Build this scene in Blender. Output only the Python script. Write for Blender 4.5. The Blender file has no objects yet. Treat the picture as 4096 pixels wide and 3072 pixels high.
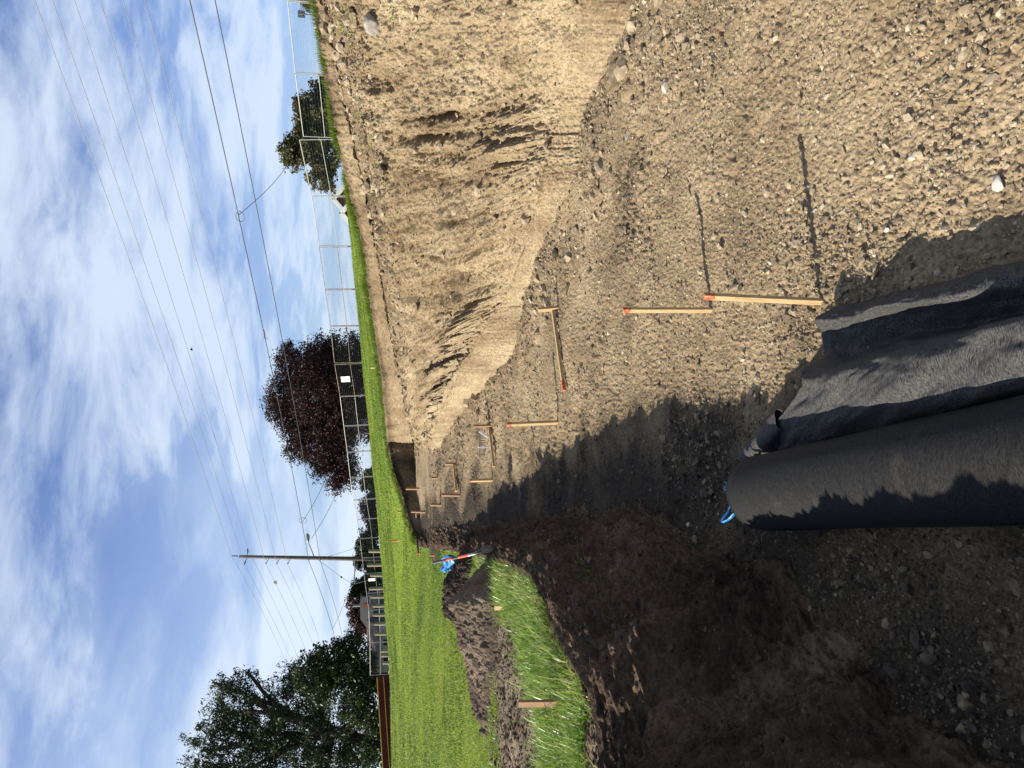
import bpy, bmesh, math, random
import numpy as np
from mathutils import Vector, Matrix
from mathutils.geometry import delaunay_2d_cdt

random.seed(7)
RNG = np.random.default_rng(11)
R = math.radians
C = bpy.context.scene.collection
SC = bpy.context.scene

# ------------------------------------------------------------------ camera
F = 2841.0
PITCH = R(10.57)
SP, CP = math.sin(PITCH), math.cos(PITCH)
H = 2.4
cam_d = bpy.data.cameras.new('camera')
cam_d.sensor_fit = 'HORIZONTAL'
cam_d.sensor_width = 36.0
cam_d.lens = F / 4096 * 36.0
cam_d.clip_start = 0.05
cam_d.clip_end = 6000
cam = bpy.data.objects.new('camera', cam_d)
C.objects.link(cam)
fwd = Vector((0, CP, -SP)); upv = Vector((0, SP, CP)); rgt = Vector((1, 0, 0))
m = Matrix.Identity(4)
for i, v in enumerate((-upv, rgt, -fwd)):        # phone held so that the sky lies to the left of the frame
    for j in range(3):
        m[j][i] = v[j]
m[2][3] = H
cam.matrix_world = m
SC.camera = cam

# ------------------------------------------------------------------ light
SUN_AZ = math.atan2(-0.99, -0.12)               # direction towards the sun, measured from +Y to +X
SUN_EL = R(34)
sd = Vector((math.sin(SUN_AZ) * math.cos(SUN_EL), math.cos(SUN_AZ) * math.cos(SUN_EL), math.sin(SUN_EL)))
sun_d = bpy.data.lights.new('sun', 'SUN')
sun_d.energy = 5.0
sun_d.angle = R(0.5)
sun_d.color = (1.0, 0.93, 0.80)
sun = bpy.data.objects.new('sun', sun_d)
C.objects.link(sun)
sun.rotation_euler = (-sd).to_track_quat('-Z', 'Y').to_euler()
SC.view_settings.view_transform = 'Standard'
SC.view_settings.look = 'None'
SC.view_settings.gamma = 1
SC.view_settings.exposure = 1.15

w = bpy.data.worlds.new('World')
SC.world = w
w.use_nodes = True
nt = w.node_tree
nt.nodes.clear()


def N(nt, typ, **kw):
    n = nt.nodes.new(typ)
    for k, v in kw.items():
        if k.startswith('i_'):
            key = k[2:]
            n.inputs[int(key) if key.isdigit() else key].default_value = v
        else:
            setattr(n, k, v)
    return n


def build_world():
    L = nt.links.new
    out = N(nt, 'ShaderNodeOutputWorld')
    bg = N(nt, 'ShaderNodeBackground', i_Strength=0.05)
    sky = N(nt, 'ShaderNodeTexSky')
    sky.sky_type = 'NISHITA'
    sky.sun_disc = False
    sky.sun_elevation = SUN_EL
    sky.sun_rotation = SUN_AZ
    sky.air_density = 1.1
    sky.dust_density = 0.4
    sky.ozone_density = 1.6
    tc = N(nt, 'ShaderNodeTexCoord')
    sep = N(nt, 'ShaderNodeSeparateXYZ')
    L(tc.outputs['Generated'], sep.inputs[0])
    den = N(nt, 'ShaderNodeMath', operation='MAXIMUM', i_1=0.0)
    L(sep.outputs['Z'], den.inputs[0])
    add = N(nt, 'ShaderNodeMath', operation='ADD', i_1=0.22)
    L(den.outputs[0], add.inputs[0])
    dx = N(nt, 'ShaderNodeMath', operation='DIVIDE'); L(sep.outputs['X'], dx.inputs[0]); L(add.outputs[0], dx.inputs[1])
    dy = N(nt, 'ShaderNodeMath', operation='DIVIDE'); L(sep.outputs['Y'], dy.inputs[0]); L(add.outputs[0], dy.inputs[1])
    cmb = N(nt, 'ShaderNodeCombineXYZ'); L(dx.outputs[0], cmb.inputs[0]); L(dy.outputs[0], cmb.inputs[1])
    mp = N(nt, 'ShaderNodeMapping'); mp.inputs['Rotation'].default_value = (0, 0, R(35)); mp.inputs['Scale'].default_value = (0.75, 1.15, 1)
    mp.inputs['Location'].default_value = (7.4, 2.9, 0)
    L(cmb.outputs[0], mp.inputs[0])
    wn = N(nt, 'ShaderNodeTexNoise', i_Scale=1.3, i_Detail=3.0)
    L(mp.outputs[0], wn.inputs['Vector'])
    wsub = N(nt, 'ShaderNodeVectorMath', operation='SUBTRACT'); wsub.inputs[1].default_value = (0.5, 0.5, 0.5); L(wn.outputs['Color'], wsub.inputs[0])
    wsc = N(nt, 'ShaderNodeVectorMath', operation='SCALE'); wsc.inputs['Scale'].default_value = 0.5; L(wsub.outputs[0], wsc.inputs[0])
    wad = N(nt, 'ShaderNodeVectorMath', operation='ADD'); L(mp.outputs[0], wad.inputs[0]); L(wsc.outputs[0], wad.inputs[1])
    n1 = N(nt, 'ShaderNodeTexNoise', i_Scale=1.5, i_Detail=10.0, i_Roughness=0.56)
    L(wad.outputs[0], n1.inputs['Vector'])
    n2 = N(nt, 'ShaderNodeTexNoise', i_Scale=6.0, i_Detail=9.0, i_Roughness=0.62)
    L(wad.outputs[0], n2.inputs['Vector'])
    ad = N(nt, 'ShaderNodeMath', operation='MULTIPLY_ADD', i_1=0.20); L(n2.outputs[0], ad.inputs[0]); L(n1.outputs[0], ad.inputs[2])
    cr = N(nt, 'ShaderNodeValToRGB')
    cr.color_ramp.interpolation = 'EASE'
    e = cr.color_ramp.elements
    e[0].position = 0.40; e[0].color = (0, 0, 0, 1)
    e[1].position = 0.74; e[1].color = (1, 1, 1, 1)
    L(ad.outputs[0], cr.inputs[0])
    hz = N(nt, 'ShaderNodeMapRange', i_1=0.0, i_2=0.48, i_3=0.85, i_4=0.0)      # thin veil of cloud towards the horizon
    L(sep.outputs['Z'], hz.inputs[0])
    mx = N(nt, 'ShaderNodeMath', operation='MAXIMUM'); L(cr.outputs[0], mx.inputs[0])
    mv = N(nt, 'ShaderNodeMath', operation='MULTIPLY'); L(hz.outputs[0], mv.inputs[0]); L(n1.outputs[0], mv.inputs[1])
    mv2 = N(nt, 'ShaderNodeMath', operation='MULTIPLY', i_1=1.7); L(mv.outputs[0], mv2.inputs[0])
    # cirrus thickens on the sunward (left) side
    lf = N(nt, 'ShaderNodeMapRange', i_1=0.0, i_2=-0.32, i_3=0.0, i_4=1.0); L(sep.outputs['X'], lf.inputs[0])
    up_ = N(nt, 'ShaderNodeMapRange', i_1=0.55, i_2=0.2, i_3=0.0, i_4=1.0); L(sep.outputs['Z'], up_.inputs[0])
    lm = N(nt, 'ShaderNodeMath', operation='MULTIPLY'); L(lf.outputs[0], lm.inputs[0]); L(up_.outputs[0], lm.inputs[1])
    nr_ = N(nt, 'ShaderNodeMapRange', i_1=0.36, i_2=0.62, i_3=0.25, i_4=1.0); L(n1.outputs[0], nr_.inputs[0])
    lmn = N(nt, 'ShaderNodeMath', operation='MULTIPLY'); L(lm.outputs[0], lmn.inputs[0]); L(nr_.outputs[0], lmn.inputs[1])
    lm2 = N(nt, 'ShaderNodeMath', operation='MULTIPLY_ADD', i_1=0.85); L(lmn.outputs[0], lm2.inputs[0]); L(mv2.outputs[0], lm2.inputs[2])
    L(lm2.outputs[0], mx.inputs[1])
    fc = N(nt, 'ShaderNodeMath', operation='MULTIPLY', i_1=0.88, use_clamp=True); L(mx.outputs[0], fc.inputs[0])
    mix = N(nt, 'ShaderNodeMix', data_type='RGBA')
    sky_gain = N(nt, 'ShaderNodeMix', data_type='RGBA', blend_type='MULTIPLY', i_0=1.0)
    L(sky.outputs[0], sky_gain.inputs[6]); sky_gain.inputs[7].default_value = (0.31, 0.62, 1.17, 1)
    L(fc.outputs[0], mix.inputs[0]); L(sky_gain.outputs[2], mix.inputs[6])
    mix.inputs[7].default_value = (6.9, 8.0, 9.5, 1)
    L(mix.outputs[2], bg.inputs['Color'])
    L(bg.outputs[0], out.inputs[0])


build_world()

# ------------------------------------------------------------------ pixel <-> world (photo pixels: px along the long side, py along the short side)
def ray(px, py):
    x = (3072.0 - py - 1536.0) / F
    yd = (px - 2048.0) / F
    return np.array([x, CP - yd * SP, -SP - yd * CP])


def P(px, py, t=None, z=None):
    r = ray(px, py)
    if t is None:
        t = (z - H) / r[2]
    return np.array([0, 0, H]) + r * t


DS = 4096 / 2212.0


def D(dx, dy, t=None, z=None):
    return P(dx * DS, dy * DS, t, z)


# ------------------------------------------------------------------ numpy noise
_ang = RNG.random(4096) * 2 * np.pi
_GX = np.cos(_ang).astype(np.float32); _GY = np.sin(_ang).astype(np.float32)


def h2(ix, iy, seed):
    h = ix.astype(np.uint32) * np.uint32(374761393) + iy.astype(np.uint32) * np.uint32(668265263) + np.uint32((seed * 2246822519) & 0xffffffff)
    h = (h ^ (h >> np.uint32(13))) * np.uint32(1274126177)
    h = h ^ (h >> np.uint32(16))
    return h


def r2(ix, iy, seed):
    return (h2(ix, iy, seed) & np.uint32(0xffffff)).astype(np.float32) / np.float32(0xffffff)


def gn(x, y, seed=0):
    xi = np.floor(x); yi = np.floor(y)
    fx = (x - xi).astype(np.float32); fy = (y - yi).astype(np.float32)
    xi = xi.astype(np.int64); yi = yi.astype(np.int64)
    u = fx * fx * fx * (fx * (fx * 6 - 15) + 10); v = fy * fy * fy * (fy * (fy * 6 - 15) + 10)

    def g(a, b):
        k = (h2(xi + a, yi + b, seed) & np.uint32(4095)).astype(np.int64)
        return _GX[k] * (fx - a) + _GY[k] * (fy - b)
    a = g(0, 0); b = g(1, 0); c = g(0, 1); d = g(1, 1)
    return (a + u * (b - a)) * (1 - v) + (c + u * (d - c)) * v * 1.0


def fbm(x, y, octv=4, seed=0, gain=0.5):
    x = np.asarray(x, dtype=np.float64); y = np.asarray(y, dtype=np.float64)
    s = np.zeros(x.shape, np.float32); a = 1.0
    ca, sa = math.cos(0.6), math.sin(0.6)
    for o in range(octv):
        s += a * gn(x, y, seed + o * 17)
        x, y = (ca * x - sa * y) * 2.03 + 5.2, (sa * x + ca * y) * 2.03 + 1.3
        a *= gain
    return s


def ridged(x, y, octv=3, seed=0):
    x = np.asarray(x, dtype=np.float64); y = np.asarray(y, dtype=np.float64)
    s = np.zeros(x.shape, np.float32); a = 1.0
    for o in range(octv):
        s += a * (1 - 2.2 * np.abs(gn(x, y, seed + o * 31)))
        x = x * 2.1 + 3.7; y = y * 1.9 + 9.1
        a *= 0.5
    return s


def pebbles(x, y, cell, seed, dens, rmin=0.15, rmax=0.5, flat=0.75):
    """domes of random size on a jittered grid; dens may be an array"""
    X = x / cell; Y = y / cell
    xi = np.floor(X).astype(np.int64); yi = np.floor(Y).astype(np.int64)
    best = np.zeros(X.shape, np.float32)
    for a in (-1, 0, 1):
        for b in (-1, 0, 1):
            cx = xi + a; cy = yi + b
            px = cx + r2(cx, cy, seed); py = cy + r2(cx, cy, seed + 1)
            q = r2(cx, cy, seed + 2)
            rr = rmin + (rmax - rmin) * q * q
            el = 0.6 + 0.8 * r2(cx, cy, seed + 4)
            d2 = (X - px) ** 2 * el + (Y - py) ** 2 / el
            ok = r2(cx, cy, seed + 3) < dens
            hgt = np.minimum(np.sqrt(np.maximum(0, rr * rr - d2)), rr * (0.45 + 0.4 * r2(cx, cy, seed + 5))) * ok
            best = np.maximum(best, hgt.astype(np.float32))
    return best * cell * flat


def sstep(a, b, x):
    t = np.clip((x - a) / (b - a), 0, 1)
    return t * t * (3 - 2 * t)


# ------------------------------------------------------------------ object helpers
def tag(o, label=None, cat=None, group=None, kind=None):
    if label: o['label'] = label
    if cat: o['category'] = cat
    if group: o['group'] = group
    if kind: o['kind'] = kind
    return o


def empty(name, loc, label=None, cat=None, group=None, rot=None):
    o = bpy.data.objects.new(name, None)
    o.empty_display_size = 0.2
    C.objects.link(o)
    o.location = loc
    if rot is not None:
        o.rotation_euler = rot
    tag(o, label, cat, group)
    return o


def mesh_np(name, V, faces, mat=None, parent=None, attrs=None, smooth=False):
    """faces: (n,3) or (n,4) int array"""
    V = np.asarray(V, np.float32); faces = np.asarray(faces, np.int32)
    me = bpy.data.meshes.new(name)
    k = faces.shape[1]
    me.vertices.add(len(V)); me.vertices.foreach_set('co', V.ravel())
    me.loops.add(faces.size); me.loops.foreach_set('vertex_index', faces.ravel())
    me.polygons.add(len(faces))
    me.polygons.foreach_set('loop_start', np.arange(0, faces.size, k, dtype=np.int32))
    me.polygons.foreach_set('use_smooth', np.full(len(faces), smooth, dtype=bool))
    me.update(calc_edges=True)
    me.validate()
    if attrs:
        for an, av in attrs.items():
            at = me.attributes.new(an, 'FLOAT', 'POINT')
            at.data.foreach_set('value', np.asarray(av, np.float32).ravel())
    if mat: me.materials.append(mat)
    o = bpy.data.objects.new(name, me)
    C.objects.link(o)
    if parent is not None: o.parent = parent
    return o


class MB:
    """collects simple solids into one mesh"""
    def __init__(self):
        self.v = []; self.f = []; self.n = 0

    def add(self, V, Fs):
        self.v.append(np.asarray(V, float))
        for f in Fs:
            self.f.append([i + self.n for i in f])
        self.n += len(V)
        return self

    def box(self, c, s, M=None, taper=1.0):
        c = np.asarray(c, float); s = np.asarray(s, float) / 2
        V = []
        for z in (-1, 1):
            k = taper if z > 0 else 1
            for x, y in ((-1, -1), (1, -1), (1, 1), (-1, 1)):
                V.append([x * s[0] * k, y * s[1] * k, z * s[2]])
        V = np.array(V)
        if M is not None: V = V @ np.asarray(M).T
        return self.add(V + c, [(3, 2, 1, 0), (4, 5, 6, 7), (0, 1, 5, 4), (1, 2, 6, 5), (2, 3, 7, 6), (3, 0, 4, 7)])

    def bar(self, a, b, w, h, up=(0, 0, 1), tip=1.0):
        a = np.asarray(a, float); b = np.asarray(b, float)
        d = (b - a); d /= np.linalg.norm(d)
        u = np.asarray(up, float)
        s = np.cross(d, u)
        if np.linalg.norm(s) < 1e-4: s = np.cross(d, (1, 0, 0.1))
        s /= np.linalg.norm(s); u = np.cross(s, d)
        V = []
        for p, k in ((a, 1.0), (b, tip)):
            for x, y in ((-1, -1), (1, -1), (1, 1), (-1, 1)):
                V.append(p + s * x * w / 2 * k + u * y * h / 2 * k)
        return self.add(V, [(3, 2, 1, 0), (4, 5, 6, 7), (0, 1, 5, 4), (1, 2, 6, 5), (2, 3, 7, 6), (3, 0, 4, 7)])

    def tube(self, pts, r, n=8, cap=True):
        pts = np.asarray(pts, float)
        rs = np.full(len(pts), r) if np.isscalar(r) else np.asarray(r, float)
        t = np.gradient(pts, axis=0)
        t /= np.linalg.norm(t, axis=1)[:, None] + 1e-12
        ref = np.array([0, 0, 1.0]) if abs(t[0][2]) < 0.9 else np.array([1.0, 0, 0])
        s = np.cross(t[0], ref); s /= np.linalg.norm(s)
        V = []
        for i in range(len(pts)):
            s = s - t[i] * np.dot(s, t[i]); s /= np.linalg.norm(s)
            u = np.cross(t[i], s)
            for k in range(n):
                a = 2 * math.pi * k / n
                V.append(pts[i] + rs[i] * (s * math.cos(a) + u * math.sin(a)))
        Fs = []
        for i in range(len(pts) - 1):
            for k in range(n):
                k2 = (k + 1) % n
                Fs.append((i * n + k, i * n + k2, (i + 1) * n + k2, (i + 1) * n + k))
        if cap:
            Fs.append(tuple(range(n - 1, -1, -1)))
            Fs.append(tuple((len(pts) - 1) * n + k for k in range(n)))
        return self.add(V, Fs)

    def build(self, name, mat, parent=None, smooth=False, bevel=0, local=None):
        V = np.concatenate(self.v)
        if local is not None:
            V = V - np.asarray(local, float)
        me = bpy.data.meshes.new(name)
        me.from_pydata([tuple(x) for x in V], [], self.f)
        if smooth:
            me.polygons.foreach_set('use_smooth', np.ones(len(me.polygons), bool))
        me.update()
        me.materials.append(mat)
        o = bpy.data.objects.new(name, me)
        C.objects.link(o)
        if parent is not None: o.parent = parent
        if bevel:
            b = o.modifiers.new('bevel', 'BEVEL'); b.width = bevel; b.segments = 2; b.limit_method = 'ANGLE'
        return o


# ------------------------------------------------------------------ materials
def new_mat(name):
    mt = bpy.data.materials.new(name); mt.use_nodes = True
    nt = mt.node_tree
    bs = nt.nodes['Principled BSDF']
    return mt, nt, bs


def noise_mat(name, c1, c2, scale=8, detail=6, rough=0.8, spec=0.3, bump=0.0, bscale=60, metal=0.0, stretch=(1, 1, 1), bdist=0.02, lo=0.35, hi=0.65):
    mt, nt, bs = new_mat(name)
    L = nt.links.new
    tc = N(nt, 'ShaderNodeTexCoord'); mp = N(nt, 'ShaderNodeMapping'); mp.inputs['Scale'].default_value = stretch
    L(tc.outputs['Object'], mp.inputs[0])
    n = N(nt, 'ShaderNodeTexNoise', i_Scale=scale, i_Detail=detail, i_Roughness=0.6)
    L(mp.outputs[0], n.inputs['Vector'])
    cr = N(nt, 'ShaderNodeValToRGB'); e = cr.color_ramp.elements
    e[0].position = lo; e[0].color = (*c1, 1); e[1].position = hi; e[1].color = (*c2, 1)
    L(n.outputs[0], cr.inputs[0]); L(cr.outputs[0], bs.inputs['Base Color'])
    bs.inputs['Roughness'].default_value = rough
    bs.inputs['Specular IOR Level'].default_value = spec
    bs.inputs['Metallic'].default_value = metal
    if bump:
        b = N(nt, 'ShaderNodeTexNoise', i_Scale=bscale, i_Detail=5.0, i_Roughness=0.65)
        L(mp.outputs[0], b.inputs['Vector'])
        bp = N(nt, 'ShaderNodeBump', i_Strength=bump, i_Distance=bdist)
        L(b.outputs[0], bp.inputs['Height']); L(bp.outputs[0], bs.inputs['Normal'])
    return mt


def soil_mat(name, dark, mid, light, fine=55.0, bump=0.7, bdist=0.02):
    """soil whose kind is stored per vertex in 'tone' (0 dark topsoil, 1 pale subsoil); on the pit floor it also holds painted shade"""
    mt, nt, bs = new_mat(name)
    L = nt.links.new
    tc = N(nt, 'ShaderNodeTexCoord')
    at = N(nt, 'ShaderNodeAttribute', attribute_name='tone')
    n1 = N(nt, 'ShaderNodeTexNoise', i_Scale=1.1, i_Detail=6.0, i_Roughness=0.6); L(tc.outputs['Object'], n1.inputs['Vector'])
    n2 = N(nt, 'ShaderNodeTexNoise', i_Scale=fine, i_Detail=4.0, i_Roughness=0.7); L(tc.outputs['Object'], n2.inputs['Vector'])
    vo = N(nt, 'ShaderNodeTexVoronoi', i_Scale=fine * 0.75); L(tc.outputs['Object'], vo.inputs['Vector'])
    a = N(nt, 'ShaderNodeMath', operation='MULTIPLY_ADD', i_1=0.45, i_2=-0.225); L(n1.outputs[0], a.inputs[0])
    b = N(nt, 'ShaderNodeMath', operation='MULTIPLY_ADD', i_1=0.55, i_2=-0.275); L(n2.outputs[0], b.inputs[0])
    s1 = N(nt, 'ShaderNodeMath', operation='ADD'); L(at.outputs['Fac'], s1.inputs[0]); L(a.outputs[0], s1.inputs[1])
    s2 = N(nt, 'ShaderNodeMath', operation='ADD'); L(s1.outputs[0], s2.inputs[0]); L(b.outputs[0], s2.inputs[1])
    cr = N(nt, 'ShaderNodeValToRGB'); e = cr.color_ramp.elements
    e[0].position = 0.05; e[0].color = (*dark, 1); e[1].position = 0.95; e[1].color = (*light, 1)
    k = e.new(0.5); k.color = (*mid, 1)
    L(s2.outputs[0], cr.inputs[0])
    # odd paler / greyer grains
    gr = N(nt, 'ShaderNodeMix', data_type='RGBA', blend_type='MULTIPLY', i_0=0.55)
    vr = N(nt, 'ShaderNodeMapRange', i_1=0.0, i_2=1.0, i_3=0.55, i_4=1.35)
    sepc = N(nt, 'ShaderNodeSeparateColor'); L(vo.outputs['Color'], sepc.inputs[0]); L(sepc.outputs[0], vr.inputs[0])
    L(cr.outputs[0], gr.inputs[6]); L(vr.outputs[0], gr.inputs[7])
    L(gr.outputs[2], bs.inputs['Base Color'])
    bs.inputs['Roughness'].default_value = 0.97
    bs.inputs['Specular IOR Level'].default_value = 0.12
    hs = N(nt, 'ShaderNodeMath', operation='MULTIPLY_ADD', i_1=-0.6); L(vo.outputs['Distance'], hs.inputs[0]); L(n2.outputs[0], hs.inputs[2])
    bp = N(nt, 'ShaderNodeBump', i_Strength=bump, i_Distance=bdist); L(hs.outputs[0], bp.inputs['Height']); L(bp.outputs[0], bs.inputs['Normal'])
    return mt


def leaf_mat(name, c1, c2, c3, trans=0.35, rough=0.5, spec=0.35):
    mt, nt, bs = new_mat(name)
    L = nt.links.new
    at = N(nt, 'ShaderNodeAttribute', attribute_name='tone')
    cr = N(nt, 'ShaderNodeValToRGB'); e = cr.color_ramp.elements
    e[0].position = 0.0; e[0].color = (*c1, 1); e[1].position = 1.0; e[1].color = (*c3, 1)
    k = e.new(0.5); k.color = (*c2, 1)
    L(at.outputs['Fac'], cr.inputs[0]); L(cr.outputs[0], bs.inputs['Base Color'])
    bs.inputs['Roughness'].default_value = rough
    bs.inputs['Specular IOR Level'].default_value = spec
    tr = N(nt, 'ShaderNodeBsdfTranslucent'); L(cr.outputs[0], tr.inputs['Color'])
    mx = N(nt, 'ShaderNodeMixShader', i_0=trans)
    L(bs.outputs[0], mx.inputs[1]); L(tr.outputs[0], mx.inputs[2])
    L(mx.outputs[0], nt.nodes['Material Output'].inputs['Surface'])
    return mt


M_SOIL = soil_mat('pit_soil', (0.037, 0.0296, 0.0222), (0.205, 0.152, 0.091), (0.375, 0.295, 0.19), fine=60)
M_BANK = soil_mat('bank_soil', (0.034, 0.024, 0.016), (0.165, 0.120, 0.071), (0.30, 0.236, 0.148), fine=45, bump=0.8)
M_TOP = soil_mat('topsoil', (0.02072, 0.01554, 0.01184), (0.0555, 0.03996, 0.0296), (0.1776, 0.1369, 0.0962), fine=50, bump=0.8)
M_LBANK = soil_mat('dark_bank_topsoil', (0.022, 0.0155, 0.011), (0.098, 0.066, 0.044), (0.23, 0.165, 0.11), fine=42, bump=1.0, bdist=0.03)
M_STONE = soil_mat('loose_stone', (0.0444, 0.037, 0.03108), (0.2146, 0.1665, 0.1073), (0.37, 0.3108, 0.2294), fine=30, bump=0.4, bdist=0.006)
M_GRASS = leaf_mat('grass_blade', (0.034, 0.07, 0.008), (0.155, 0.215, 0.018), (0.34, 0.32, 0.10), trans=0.4)
M_LONG = leaf_mat('long_grass_blade', (0.05, 0.11, 0.013), (0.20, 0.31, 0.035), (0.40, 0.35, 0.16), trans=0.42, rough=0.38, spec=0.5)
M_LEAFD = leaf_mat('dark_leaf', (0.010, 0.018, 0.007), (0.022, 0.038, 0.011), (0.06, 0.078, 0.024), trans=0.2, spec=0.2)
M_LEAFP = leaf_mat('copper_leaf', (0.013, 0.007, 0.008), (0.034, 0.015, 0.015), (0.09, 0.036, 0.028), trans=0.2, spec=0.2)
M_LEAFM = leaf_mat('green_brown_leaf', (0.03, 0.032, 0.012), (0.07, 0.07, 0.024), (0.13, 0.11, 0.045), trans=0.28)
M_BARK = noise_mat('bark', (0.0259, 0.02072, 0.01628), (0.0666, 0.0555, 0.0444), 3, bump=0.6, bscale=12, stretch=(4, 4, 0.6))
M_PINE = noise_mat('new_timber', (0.3108, 0.1998, 0.0888), (0.4292, 0.3108, 0.1628), 6, rough=0.75, stretch=(9, 9, 1.0), bump=0.2, bscale=40, bdist=0.003)
M_PINE2 = noise_mat('tan_timber', (0.1776, 0.0999, 0.0518), (0.2664, 0.1591, 0.0888), 5, rough=0.8, stretch=(14, 14, 1.0), bump=0.25, bscale=30, bdist=0.003)
M_ORANGE = noise_mat('orange_paint', (0.36, 0.055, 0.022), (0.36, 0.22, 0.10), 45, rough=0.8, lo=0.46, hi=0.60)
M_POLEWOOD = noise_mat('weathered_pole', (0.0407, 0.03108, 0.02516), (0.0888, 0.0703, 0.05772), 2.5, bump=0.4, bscale=10, stretch=(6, 6, 0.4))
M_POST = noise_mat('treated_post', (0.1258, 0.111, 0.0777), (0.2368, 0.2109, 0.148), 3, bump=0.3, bscale=14, stretch=(6, 6, 0.6))
M_STEEL = noise_mat('galvanised_steel', (0.222, 0.222, 0.2146), (0.3108, 0.3108, 0.296), 9, rough=0.5, metal=0.25, spec=0.5)
M_RUST = noise_mat('rusty_steel', (0.1184, 0.0629, 0.037), (0.296, 0.2516, 0.222), 7, rough=0.7, metal=0.2)
M_WIRE = noise_mat('fence_wire', (0.06, 0.062, 0.066), (0.10, 0.10, 0.105), 5, rough=0.5, metal=0.2)
M_CABLE = noise_mat('bare_cable', (0.1184, 0.1184, 0.1258), (0.1924, 0.1924, 0.1998), 2, rough=0.45, metal=0.3)
M_CABLED = noise_mat('black_cable', (0.0185, 0.01998, 0.0222), (0.037, 0.03848, 0.04144), 2, rough=0.5)
M_INSUL = noise_mat('brown_porcelain', (0.05, 0.035, 0.03), (0.09, 0.065, 0.055), 6, rough=0.3, spec=0.6)
M_GREYMETAL = noise_mat('dull_grey_metal', (0.148, 0.1554, 0.1628), (0.222, 0.2294, 0.2368), 8, rough=0.45, metal=0.4)
M_WHITE = noise_mat('white_board', (0.5032, 0.5106, 0.5032), (0.592, 0.5994, 0.592), 5, rough=0.6)
M_GREYTXT = noise_mat('grey_print', (0.185, 0.185, 0.1924), (0.2664, 0.2664, 0.2738), 9, rough=0.7)
M_MAROON = noise_mat('maroon_fabric', (0.0555, 0.0074, 0.00592), (0.0888, 0.01332, 0.01036), 4, rough=0.85)
M_YELLOW = noise_mat('yellow_pipe', (0.37, 0.222, 0.0296), (0.4588, 0.296, 0.0518), 6, rough=0.55)
M_SPADE = noise_mat('worn_dark_steel', (0.035, 0.035, 0.037), (0.09, 0.085, 0.08), 14, rough=0.5, metal=0.5)
M_BLUE = noise_mat('blue_plastic', (0.0148, 0.1184, 0.37), (0.037, 0.2368, 0.555), 7, rough=0.35, spec=0.5, bump=0.5, bscale=18)
M_BLACKP = noise_mat('black_plastic', (0.015, 0.015, 0.017), (0.03, 0.03, 0.033), 20, rough=0.5)
M_REDP = noise_mat('red_handle', (0.4588, 0.0444, 0.0185), (0.5328, 0.074, 0.0296), 12, rough=0.45)
M_BRICK = noise_mat('red_brick', (0.30, 0.085, 0.045), (0.38, 0.13, 0.07), 14, rough=0.85)
M_ROOFD = noise_mat('dark_shingle', (0.0222, 0.0222, 0.02516), (0.0407, 0.0407, 0.0444), 6, rough=0.9, bump=0.3, bscale=10)
M_ROOFG = noise_mat('brown_shingle', (0.074, 0.0629, 0.0555), (0.111, 0.0962, 0.0851), 6, rough=0.9)
M_SIDING = noise_mat('pale_blue_siding', (0.296, 0.3404, 0.3848), (0.37, 0.4144, 0.4588), 4, rough=0.7)
M_TRIM = noise_mat('white_trim', (0.5328, 0.5402, 0.5476), (0.592, 0.5994, 0.6068), 4, rough=0.55)
M_GLASS = noise_mat('window_glass', (0.0222, 0.0296, 0.037), (0.0444, 0.0592, 0.074), 2, rough=0.1, spec=0.7)
M_WHITEP = noise_mat('white_plastic', (0.4588, 0.4662, 0.4736), (0.5772, 0.5846, 0.592), 9, rough=0.4)
M_TWIG = noise_mat('pale_root', (0.1184, 0.0888, 0.0592), (0.2072, 0.1628, 0.111), 9, rough=0.85)
M_SOD = noise_mat('lawn_ground', (0.037, 0.0629, 0.00888), (0.0962, 0.1369, 0.02072), 0.55, detail=9, rough=0.95, spec=0.1, bump=0.9, bscale=28, bdist=0.04)


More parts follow.
